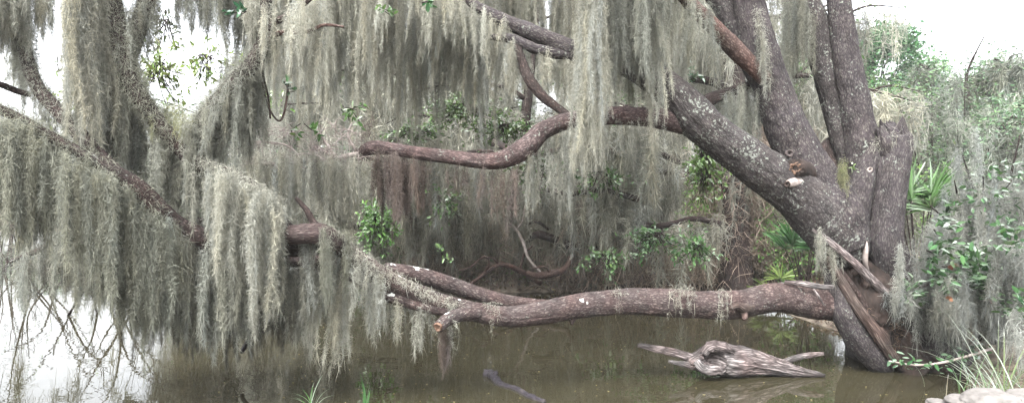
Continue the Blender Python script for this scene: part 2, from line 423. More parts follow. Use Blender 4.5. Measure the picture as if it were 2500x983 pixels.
# ------------------------------------------------------------------ ground and water
POND = np.array([(-90, 2.9), (3.0, 3.5), (3.45, 4.9), (4.3, 6.3), (4.9, 7.3), (4.6, 8.6), (4.4, 10.5), (4.5, 12.6), (3.2, 13.2), (1.2, 13.3), (-.6, 13.2), (-2.4, 13.9), (-4.2, 16),
                 (-7, 22), (-13, 34), (-30, 44), (-90, 50)])
def pond_sd(X, Y):
    """signed distance, negative inside the pond"""
    d = np.full(X.shape, 1e9); ins = np.zeros(X.shape, bool); n = len(POND)
    for i in range(n):
        a, b = POND[i], POND[(i+1) % n]
        e = b-a; wx, wy = X-a[0], Y-a[1]
        t = np.clip((wx*e[0]+wy*e[1])/(e@e), 0, 1)
        d = np.minimum(d, np.hypot(wx-t*e[0], wy-t*e[1]))
        c = ((a[1] > Y) != (b[1] > Y)) & (X < (b[0]-a[0])*(Y-a[1])/(b[1]-a[1]+1e-12)+a[0])
        ins ^= c
    return np.where(ins, -d, d)
def gh(X, Y):
    X = np.asarray(X, float); Y = np.asarray(Y, float)
    s = pond_sd(X, Y)+.35*(fbm(np.stack([X*.8, Y*.8, X*0], -1), 2)-.5)
    h = np.where(s < 0, np.maximum(s*.5, -1.2), .35*(1-np.exp(-s*1.4))+.03*np.minimum(s, 40))
    return h+.10*(fbm(np.stack([X*2.5, Y*2.5, X*0+4], -1), 3)-.5)*np.clip(s*2, 0, 1)
g = np.concatenate([-np.geomspace(600, 12, 34), np.arange(-11.8, 11.9, .14), np.geomspace(12, 600, 34)])
gy = np.concatenate([[-300, -100, -30, -10, -4, -1], np.arange(0, 18, .14), np.geomspace(18.2, 900, 40)])
X, Y = np.meshgrid(g, gy); Z = gh(X, Y)
V = np.stack([X, Y, Z], -1).reshape(-1, 3); nx, ny = len(g), len(gy)
i = (np.arange(ny-1)[:, None]*nx+np.arange(nx-1)[None, :])[..., None]
me = mesh('ground', V, (i+np.array([0, 1, nx+1, nx])).reshape(-1, 4), M_GROUND)
tag(link('ground', me), kind='structure')
me = mesh('water', np.array([(-90, 2, 0), (8, 2, 0), (8, 60, 0), (-90, 60, 0)], float), np.array([[0, 1, 2, 3]]), M_WATER)
tag(link('water', me), kind='structure')

# ------------------------------------------------------------------ the leaning oak
BASE = P(2150, 893, 7.3); BASE[2] = -.1
oak = thing('oak_tree', 'huge leaning live oak with split trunk, its limbs reaching left low over the pond', 'tree', BASE)
LIMBS = {}; OBJ = {}
def limb(key, pts, m=M_BARK, name='limb', ridge=None, lump=.085, ds=.016, root=oak, seed=None, **kw):
    k = K(pts); LIMBS[key] = k
    if isinstance(root, str): root = OBJ[root]
    if ridge is None: ridge = .013 if k[:, 3].max() > .12 else .008
    if k[:, 3].max() > .12 and 'kr' not in kw: kw['kr'] = (26, 7)
    V, Fs, bk = tube(k, ds=ds, ridge=ridge, lump=lump, seed=seed if seed is not None else len(LIMBS)*3.1, **kw)
    OBJ[key] = Buf().add(V, Fs, bark=bk).put(name, m, root)
    return OBJ[key]
D = 7.35
limb('H', [(2200, 940, 7.75, 190), (2165, 860, 7.7, 190), (2125, 760, 7.7, 150), (2078, 660, 7.7, 120), (2050, 560, 7.65, 116), (2045, 470, 7.65, 95), (2045, 410, 7.65, 60)], name='trunk', ridge=.014, lump=.12)
limb('F', [(2290, 905, 7.5, 170), (2248, 830, 7.5, 136), (2206, 735, 7.40, 106), (2174, 650, 7.28, 92), (2160, 590, 7.2, 82), (2163, 520, 7.2, 76), (2175, 420, 7.22, 80), (2178, 345, 7.3, 86), (2176, 325, 7.3, 60)], name='trunk', ridge=.012, jag=.22)
limb('F2', [(2160, 380, 7.2, 30), (2158, 345, 7.18, 34), (2150, 322, 7.2, 20)], m=M_BARK, name='splinter', ridge=.012, lump=.3, jag=.12, root='F')
limb('F3', [(2200, 370, 7.25, 26), (2206, 340, 7.22, 24), (2200, 318, 7.2, 12)], m=M_BARK, name='splinter', ridge=.012, lump=.3, jag=.12, root='F')
limb('F4', [(2180, 345, 7.25, 40), (2175, 325, 7.25, 34), (2165, 312, 7.25, 16)], m=M_BARK, name='splinter', ridge=.02, lump=.35, jag=.12, root='F')
limb('G', [(2078, 655, 7.28, 40), (2083, 590, 7.22, 58), (2088, 530, 7.2, 62), (2099, 470, 7.2, 56), (2118, 400, 7.25, 44), (2134, 350, 7.3, 40)], name='trunk', lump=.14, ridge=.014)
limb('E', [(2062, 620, 7.45, 84), (2076, 540, 7.5, 86), (2095, 460, 7.5, 84), (2105, 380, 7.4, 80), (2092, 290, 7.4, 72), (2077, 200, 7.4, 65), (2060, 100, 7.4, 60), (2048, 0, 7.4, 54), (2035, -150, 7.4, 50), (2040, -400, 7.3, 42), (2080, -700, 7.0, 34)], name='trunk')
limb('D', [(2088, 470, 7.55, 56), (2075, 400, 7.55, 60), (2045, 280, 7.6, 60), (2017, 170, 7.6, 66), (1988, 70, 7.6, 72), (1955, -10, 7.6, 68), (1890, -150, 7.7, 60), (1800, -400, 7.9, 50)], m=M_BARKL, name='trunk')
limb('B', [(2060, 600, 7.25, 120), (2030, 520, 7.22, 135), (1985, 440, 7.25, 120), (1930, 330, 7.25, 100), (1885, 220, 7.25, 88), (1853, 120, 7.2, 84), (1832, 20, 7.2, 74), (1815, -100, 7.1, 66), (1770, -350, 6.8, 54), (1700, -700, 6.4, 40)], name='trunk')
limb('C', [(1905, 300, 7.4, 60), (1872, 220, 7.4, 62), (1830, 130, 7.4, 64), (1795, 60, 7.4, 62), (1752, -10, 7.4, 58), (1660, -110, 7.4, 52), (1450, -190, 7.4, 44), (1200, -215, 7.4, 36), (900, -190, 7.5, 28), (640, -140, 7.6, 20)], m=M_BARKL)
limb('A', [(2070, 620, 7.3, 120), (2020, 550, 7.22, 135), (1960, 487, 7.15, 120), (1850, 402, 7.05, 104), (1750, 332, 6.95, 92), (1695, 285, 6.9, 96), (1640, 225, 6.9, 80), (1560, 165, 6.95, 70), (1480, 140, 7.0, 56), (1402, 128, 7.0, 50)], m=M_BARKL)
limb('arch', [(1720, 320, 6.95, 40), (1665, 298, 6.95, 60), (1600, 290, 6.9, 46), (1500, 283, 6.8, 43), (1400, 293, 6.75, 42), (1330, 317, 6.7, 44), (1280, 362, 6.65, 50), (1220, 390, 6.6, 43), (1150, 390, 6.6, 36), (1050, 378, 6.6, 32), (950, 362, 6.6, 31), (905, 360, 6.6, 34), (875, 378, 6.6, 22)], m=M_ARCH, ridge=.008, jag=.06)
limb('C2', [(1700, -80, 7.5, 44), (1640, -130, 8.3, 40), (1480, -165, 8.8, 36), (1300, -195, 8.8, 30), (1100, -205, 8.7, 26), (900, -195, 8.6, 20), (640, -155, 8.6, 12)], root='C')
limb('ul', [(1430, 132, 7.0, 50), (1395, 122, 7.0, 46), (1300, 80, 7.0, 38), (1230, 50, 7.0, 33), (1165, 15, 7.0, 24), (1090, -40, 7.0, 18), (960, -90, 7.1, 14)], name='branch', root='A')
limb('ll', [(1430, 132, 7.0, 34), (1380, 132, 6.98, 30), (1310, 120, 6.95, 27), (1250, 95, 6.95, 24), (1215, 92, 6.95, 16), (1180, 88, 6.95, 11)], name='branch', root='A')
limb('dk', [(1395, 290, 6.75, 22), (1360, 262, 6.78, 20), (1325, 235, 6.8, 24), (1290, 190, 6.85, 26), (1272, 140, 6.9, 20), (1262, 110, 6.95, 18)], m=M_DARKB, name='branch', root='arch')
limb('rb', [(1690, 290, 6.95, 30), (1725, 248, 7.1, 32), (1780, 225, 7.3, 24), (1850, 200, 7.6, 18)], m=M_DARKB, name='branch', root='A')
limb('redb', [(1868, 195, 7.1, 34), (1832, 158, 7.05, 42), (1790, 118, 7.0, 44), (1742, 66, 6.9, 38), (1700, 25, 6.8, 34), (1660, -20, 6.7, 30), (1600, -80, 6.5, 26), (1450, -140, 6.1, 22), (1330, -150, 5.9, 16)], m=M_RED, name='branch', ridge=.006, root='B')
limb('bk', [(2045, 430, 7.6, 40), (2015, 380, 7.7, 42), (2025, 355, 7.75, 34), (2050, 340, 7.8, 22)], m=M_DARKB, name='branch', root='E')
# the long low limb
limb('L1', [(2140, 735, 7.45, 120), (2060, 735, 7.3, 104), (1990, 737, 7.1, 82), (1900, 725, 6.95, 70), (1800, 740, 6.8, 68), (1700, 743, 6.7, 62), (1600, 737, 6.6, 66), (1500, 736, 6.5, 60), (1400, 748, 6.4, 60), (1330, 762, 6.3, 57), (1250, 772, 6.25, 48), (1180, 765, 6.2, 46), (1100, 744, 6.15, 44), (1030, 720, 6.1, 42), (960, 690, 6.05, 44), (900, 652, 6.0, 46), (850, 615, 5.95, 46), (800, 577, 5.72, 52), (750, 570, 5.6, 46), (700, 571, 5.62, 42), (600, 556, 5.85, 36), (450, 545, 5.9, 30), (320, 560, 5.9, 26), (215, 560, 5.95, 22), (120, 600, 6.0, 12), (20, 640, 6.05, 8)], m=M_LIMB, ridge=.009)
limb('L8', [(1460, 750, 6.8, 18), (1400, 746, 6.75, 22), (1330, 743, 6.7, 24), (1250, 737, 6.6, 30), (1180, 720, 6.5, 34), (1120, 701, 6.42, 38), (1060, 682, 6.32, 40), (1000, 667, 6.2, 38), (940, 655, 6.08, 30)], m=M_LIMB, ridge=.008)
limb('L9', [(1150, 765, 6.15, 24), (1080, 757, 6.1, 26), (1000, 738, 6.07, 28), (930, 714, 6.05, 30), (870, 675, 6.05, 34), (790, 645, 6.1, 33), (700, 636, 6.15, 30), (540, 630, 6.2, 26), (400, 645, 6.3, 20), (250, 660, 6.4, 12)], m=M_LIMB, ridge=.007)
limb('L2', [(780, 590, 5.85, 36), (725, 580, 5.75, 40), (680, 545, 5.62, 44), (650, 505, 5.55, 46), (610, 462, 5.5, 46), (550, 430, 5.4, 46), (490, 405, 5.35, 42), (430, 350, 5.3, 38), (370, 280, 5.25, 40), (320, 200, 5.2, 48), (287, 100, 5.2, 54), (265, 0, 5.2, 58), (255, -120, 5.15, 50), (300, -350, 5.0, 40)], m=M_DARKB)
limb('L3', [(488, 420, 5.35, 40), (480, 345, 5.4, 36), (510, 275, 5.45, 38), (570, 205, 5.5, 40), (620, 150, 5.55, 38), (645, 90, 5.6, 34), (650, 20, 5.6, 28), (640, -80, 5.6, 24), (600, -200, 5.6, 18)], m=M_DARKB)
limb('L3a', [(640, 100, 5.6, 22), (665, 60, 5.55, 16), (700, 40, 5.5, 15), (735, 15, 5.45, 13), (790, -30, 5.4, 10)], m=M_DARKB, name='branch', ridge=.003, root='L3')
limb('L3b', [(640, 110, 5.6, 18), (680, 82, 5.55, 12), (745, 80, 5.5, 10), (790, 62, 5.5, 8), (840, 66, 5.5, 6)], m=M_RED, name='branch', ridge=.003, root='L3')
limb('L4', [(760, 600, 5.9, 50), (620, 600, 5.6, 56), (520, 590, 5.4, 56), (440, 560, 5.25, 56), (380, 510, 5.1, 56), (330, 455, 5.0, 48), (270, 415, 4.9, 36), (200, 376, 4.85, 29), (120, 332, 4.8, 25), (40, 287, 4.75, 23), (-60, 235, 4.7, 22), (-160, 150, 4.7, 20)], m=M_DARKB)
limb('L5', [(290, 430, 4.95, 40), (240, 382, 4.95, 40), (190, 322, 5.0, 36), (140, 270, 5.05, 32), (90, 210, 5.1, 31), (65, 140, 5.15, 30), (48, 70, 5.2, 27), (35, -20, 5.2, 24), (0, -160, 5.2, 20)], m=M_DARKB)
limb('L6', [(305, 220, 5.25, 34), (312, 160, 5.3, 34), (325, 110, 5.35, 38), (348, 40, 5.4, 42), (372, -40, 5.45, 40), (420, -160, 5.5, 34)], m=M_DARKB)
limb('L7', [(75, 232, 5.15, 12), (40, 222, 5.1, 14), (0, 206, 5.0, 14), (-50, 190, 5.0, 12)], m=M_DARKB, name='branch', ridge=.003, root='L5')
limb('L1c', [(800, 560, 5.85, 22), (768, 545, 5.8, 18), (748, 512, 5.8, 14), (722, 482, 5.8, 9)], m=M_DARKB, name='branch', ridge=.004, root='L1')
limb('dip', [(760, 700, 6.6, 20), (700, 770, 6.7, 22), (650, 800, 6.8, 18), (610, 830, 6.9, 14), (590, 858, 7.0, 10)], m=M_WET, name='branch', ridge=.004)
limb('dipb', [(830, 640, 6.2, 20), (790, 670, 6.4, 20), (760, 700, 6.6, 20)], m=M_DARKB, name='branch', ridge=.004, root='L9')
limb('V1', [(660, 290, 5.9, 5), (655, 240, 5.9, 5), (640, 170, 5.7, 5), (640, 110, 5.6, 6)], m=M_GRAIN, name='branch', ridge=.0, root='L3')
limb('V2', [(640, 200, 5.7, 5), (655, 260, 5.8, 5), (680, 295, 5.85, 5), (695, 270, 5.9, 6), (705, 190, 5.95, 5), (700, 120, 6.0, 5)], m=M_GRAIN, name='branch', ridge=.0, root='L3')
# stubs, knots, torn wood
limb('stub', [(1165, 765, 6.15, 34), (1125, 768, 6.02, 34), (1092, 780, 5.88, 30), (1070, 797, 5.76, 28)], m=M_LIMB, name='stub', ridge=.006, root='L1')
def disc(px, py, d, w, nrm, m, name='cut_face', hole=None, root=oak, h=.02, rough=.15):
    c = P(px, py, d); nrm = np.array(nrm, float); nrm /= np.linalg.norm(nrm); r0 = w*.5/F*d
    a = np.cross(nrm, U); a /= np.linalg.norm(a); b = np.cross(nrm, a); th = np.linspace(0, 6.2832, 28, endpoint=False)
    rings = []; wob = 1+rough*(vnoise(np.stack([np.cos(th)*2.2+px, np.sin(th)*2.2, th*0], -1))-.5)*2
    prof = [(1.12, -h*2), (1.08, -.002), (.95, h*.4), (.8, .0), (.6, -h*.2), (.35, -h*.3)]
    if hole: prof = [(1.12, -h*2), (1.08, 0), (.95, h*.5), (.7, h*.2), (.42, -h*.2), (.25, -h*2.2)]
    for q, zz in prof: rings.append(c+nrm*(zz+(vnoise(np.stack([np.cos(th)*4, np.sin(th)*4, th*0+q*5+px], -1))-.5)*h*rough*4)[:, None]+(np.cos(th)*wob)[:, None]*a*r0*q+(np.sin(th)*wob)[:, None]*b*r0*q*.95)
    V = np.concatenate(rings+[(c+nrm*prof[-1][1])[None]]); n = 28; j = np.arange(n); j2 = (j+1) % n
    Q = np.concatenate([np.stack([k*n+j, k*n+j2, (k+1)*n+j2, (k+1)*n+j], -1) for k in range(len(prof)-1)])
    T = np.stack([(len(prof)-1)*n+j, (len(prof)-1)*n+j2, np.full(n, len(prof)*n)], -1)
    return Buf().add(V, [Q, T]).put(name, m, root)
disc(1068, 798, 5.745, 21, (-.45, -.8, -.35), M_CUT, root=OBJ['stub'])
disc(1928, 374, 6.93, 17, (-.2, -1, 0), M_DRIFT, 'knot', hole=1, h=.02)
limb('k1', [(1965, 425, 7.1, 60), (1950, 415, 6.98, 50), (1941, 410, 6.88, 42)], m=M_ROT, name='broken_knot', ridge=.006, jag=.05, ds=.012, root='B')
disc(1940, 409, 6.87, 28, (-.25, -1, .05), M_CUT, 'broken_wood', hole=1, h=.035, rough=.55)
limb('k2', [(1965, 440, 7.0, 28), (1942, 444, 6.9, 24), (1925, 448, 6.84, 18)], m=M_PALE, name='stub', ridge=.004, ds=.01, root='A')
disc(1922, 449, 6.82, 14, (-.6, -1, 0), M_ROT, 'knot', hole=1, h=.02)
disc(2124, 414, 7.0, 12, (-.2, -1, 0), M_PALE, 'knot', hole=1, h=.012)
limb('k3', [(1835, 750, 6.72, 20), (1812, 752, 6.62, 22), (1800, 745, 6.56, 14), (1782, 750, 6.52, 8)], m=M_GRAIN, name='stub', ridge=.012, ds=.012, root='L1')
limb('k4', [(1815, 755, 6.66, 16), (1818, 772, 6.6, 15), (1815, 780, 6.58, 8)], m=M_RED, name='stub', ridge=.004, ds=.012, root='L1')
limb('k5', [(1395, 765, 6.4, 30), (1397, 780, 6.38, 18), (1396, 792, 6.36, 6)], m=M_LIMB, name='stub', ridge=.004, ds=.012, root='L1')
limb('s1', [(2022, 640, 7.1, 20), (2038, 700, 7.05, 44), (2058, 765, 7.0, 50), (2096, 828, 7.05, 58), (2132, 872, 7.1, 58), (2158, 905, 7.15, 46)], m=M_BARK, name='root', ridge=.006, kr=(40, 6))
limb('s2', [(2018, 628, 6.98, 18), (2050, 680, 6.95, 22), (2090, 745, 6.92, 28), (2135, 805, 6.92, 30), (2165, 850, 6.95, 26), (2190, 890, 7.0, 26)], m=M_GRAIN, name='torn_wood', ridge=.008, kr=(40, 4), flat=.8)
limb('s3', [(1985, 558, 7.0, 12), (2030, 595, 6.95, 17), (2090, 645, 6.92, 19), (2140, 695, 6.95, 22), (2190, 745, 7.0, 20), (2215, 770, 7.1, 14)], m=M_DRIFT, name='torn_wood', ridge=.005, kr=(40, 4), flat=.8)
limb('s4', [(2104, 560, 7.08, 8), (2112, 600, 7.02, 22), (2112, 640, 7.02, 20), (2120, 665, 7.1, 10)], m=M_PALE, name='torn_wood', ridge=.004, flat=.5)
limb('s5', [(1915, 688, 6.9, 8), (1960, 692, 6.86, 14), (2005, 699, 6.86, 13), (2036, 700, 6.88, 11)], m=M_DRIFT, name='torn_wood', ridge=.004, flat=.35, jag=.03)
limb('s6', [(1986, 704, 6.84, 4), (2000, 725, 6.8, 6), (2012, 745, 6.8, 4)], m=M_DRIFT, name='torn_wood', ridge=.001, root='s5')
limb('s10', [(2050, 655, 7.0, 10), (2085, 705, 6.96, 16), (2120, 765, 6.98, 20), (2150, 820, 7.0, 16), (2160, 850, 7.05, 10)], m=M_DARKB, name='torn_wood', ridge=.006, kr=(40, 4), flat=.8)
limb('s11', [(2150, 820, 7.2, 26), (2185, 860, 7.1, 34), (2212, 905, 7.0, 26)], m=M_DARKB, name='root', ridge=.01)
limb('s7', [(2130, 780, 7.0, 10), (2160, 815, 6.95, 14), (2172, 838, 6.95, 8)], m=M_GRAIN, name='torn_wood', ridge=.004)
limb('s8', [(2230, 900, 7.1, 80), (2215, 870, 7.1, 60), (2222, 840, 7.12, 30), (2218, 825, 7.12, 14)], m=M_ROT, name='root', ridge=.02, lump=.3, jag=.08)
limb('s9', [(2300, 905, 7.1, 50), (2270, 880, 7.1, 40), (2255, 862, 7.1, 14)], m=M_ROT, name='root', ridge=.02, lump=.3, jag=.08)
# dark rotten heart, rough lumps inside the split
limb('rot', [(2070, 640, 7.3, 60), (2110, 710, 7.25, 120), (2140, 780, 7.28, 130), (2175, 850, 7.35, 130), (2200, 905, 7.4, 140)], m=M_ROT, name='rotten_heart', ridge=.05, lump=.35, kr=(14, 9))
limb('rc', [(2085, 668, 7.02, 16), (2095, 660, 6.98, 22), (2112, 668, 6.98, 20), (2118, 690, 7.0, 22), (2105, 700, 7.05, 14)], m=M_GRAIN, name='burl', ridge=.018, lump=.3, ds=.01)
limb('rd', [(2115, 740, 7.05, 10), (2132, 732, 6.98, 16), (2148, 742, 6.98, 14), (2160, 765, 7.0, 16), (2172, 790, 7.05, 10)], m=M_GRAIN, name='burl', ridge=.014, lump=.3, ds=.01)
r = np.random.default_rng(5)
b = Buf(); n = 900
c = np.stack([r.uniform(2110, 2200, n), r.uniform(730, 850, n), r.uniform(6.95, 7.1, n)], 1)
c = np.array([P(*q) for q in c]); strips(b, c, rv(r, n)-U*.3, r.uniform(.04, .12, n), r.uniform(.002, .005, n), .8, r, np.array([.17, .12, .09])*r.uniform(.4, 1.7, (n, 1)))
b.put('rootlets', M_MOSS, oak)

# ------------------------------------------------------------------ moss beards of the foreground
def curtain(label, path, n, R, tint, seed, jit=.12, den=1.0, fw=.003, fl=.052, low=.55, group=None, name='moss_curtain', sway=.04, top_j=.03, var=.2, cat='moss', power=1.0, fz=0, coat=None, cm=5000):
    """path rows x, y, depth, bottom y; beards hang from it down towards the bottom line"""
    r = np.random.default_rng(seed)
    n = int(n*1.35); R *= .8
    A = np.array([list(P(x, y, d))+[(yb-y)/F*d] for x, y, d, yb in path])
    seg = np.linalg.norm(np.diff(A[:, :3], axis=0), axis=1); s = np.concatenate([[0], np.cumsum(seg)])
    q = r.random(n)*s[-1]; top = np.stack([np.interp(q, s, A[:, k]) for k in range(4)], 1)
    # strands bunch together
    key = np.floor(q*6)
    clump = .8+.25*_h(key.astype(np.int64), key.astype(np.int64)*0+seed, key.astype(np.int64)*0)
    L = top[:, 3]*(low+(1-low)*r.random(n)**(power*.75))*clump
    tp = top[:, :3]+np.stack([r.normal(0, .02, n), r.normal(0, jit, n), r.normal(0, top_j, n)], 1)
    lg = (r.random(n) < .14) & (n > 30); L = np.minimum(L*np.where(lg, 1.28, 1), tp[:, 2]-.04); RR = R*r.uniform(.5, 1.35, n)*np.clip(L/.6, .35, 1.2)*np.where(lg, .55, 1)
    b = Buf(); strands(b, r, tp, np.maximum(L, .06), RR, tint, den, fw, fl, sway=sway, var=var)
    if n <= 22 and not fz: fz = 1500
    if coat:
        ck, c0, c1 = coat; fuzz(b, r, LIMBS[ck][c0:c1], tint, per_m=cm, fw=fw, fl=fl*1.2, thick=.035)
    if fz: fuzz(b, r, np.hstack([A[:, :3], np.full((len(A), 1), .02)]), tint, per_m=fz, fw=fw, fl=fl)
    return tag(b.put(name, M_MOSS, org=A[len(A)//2, :3]), label, cat, group)

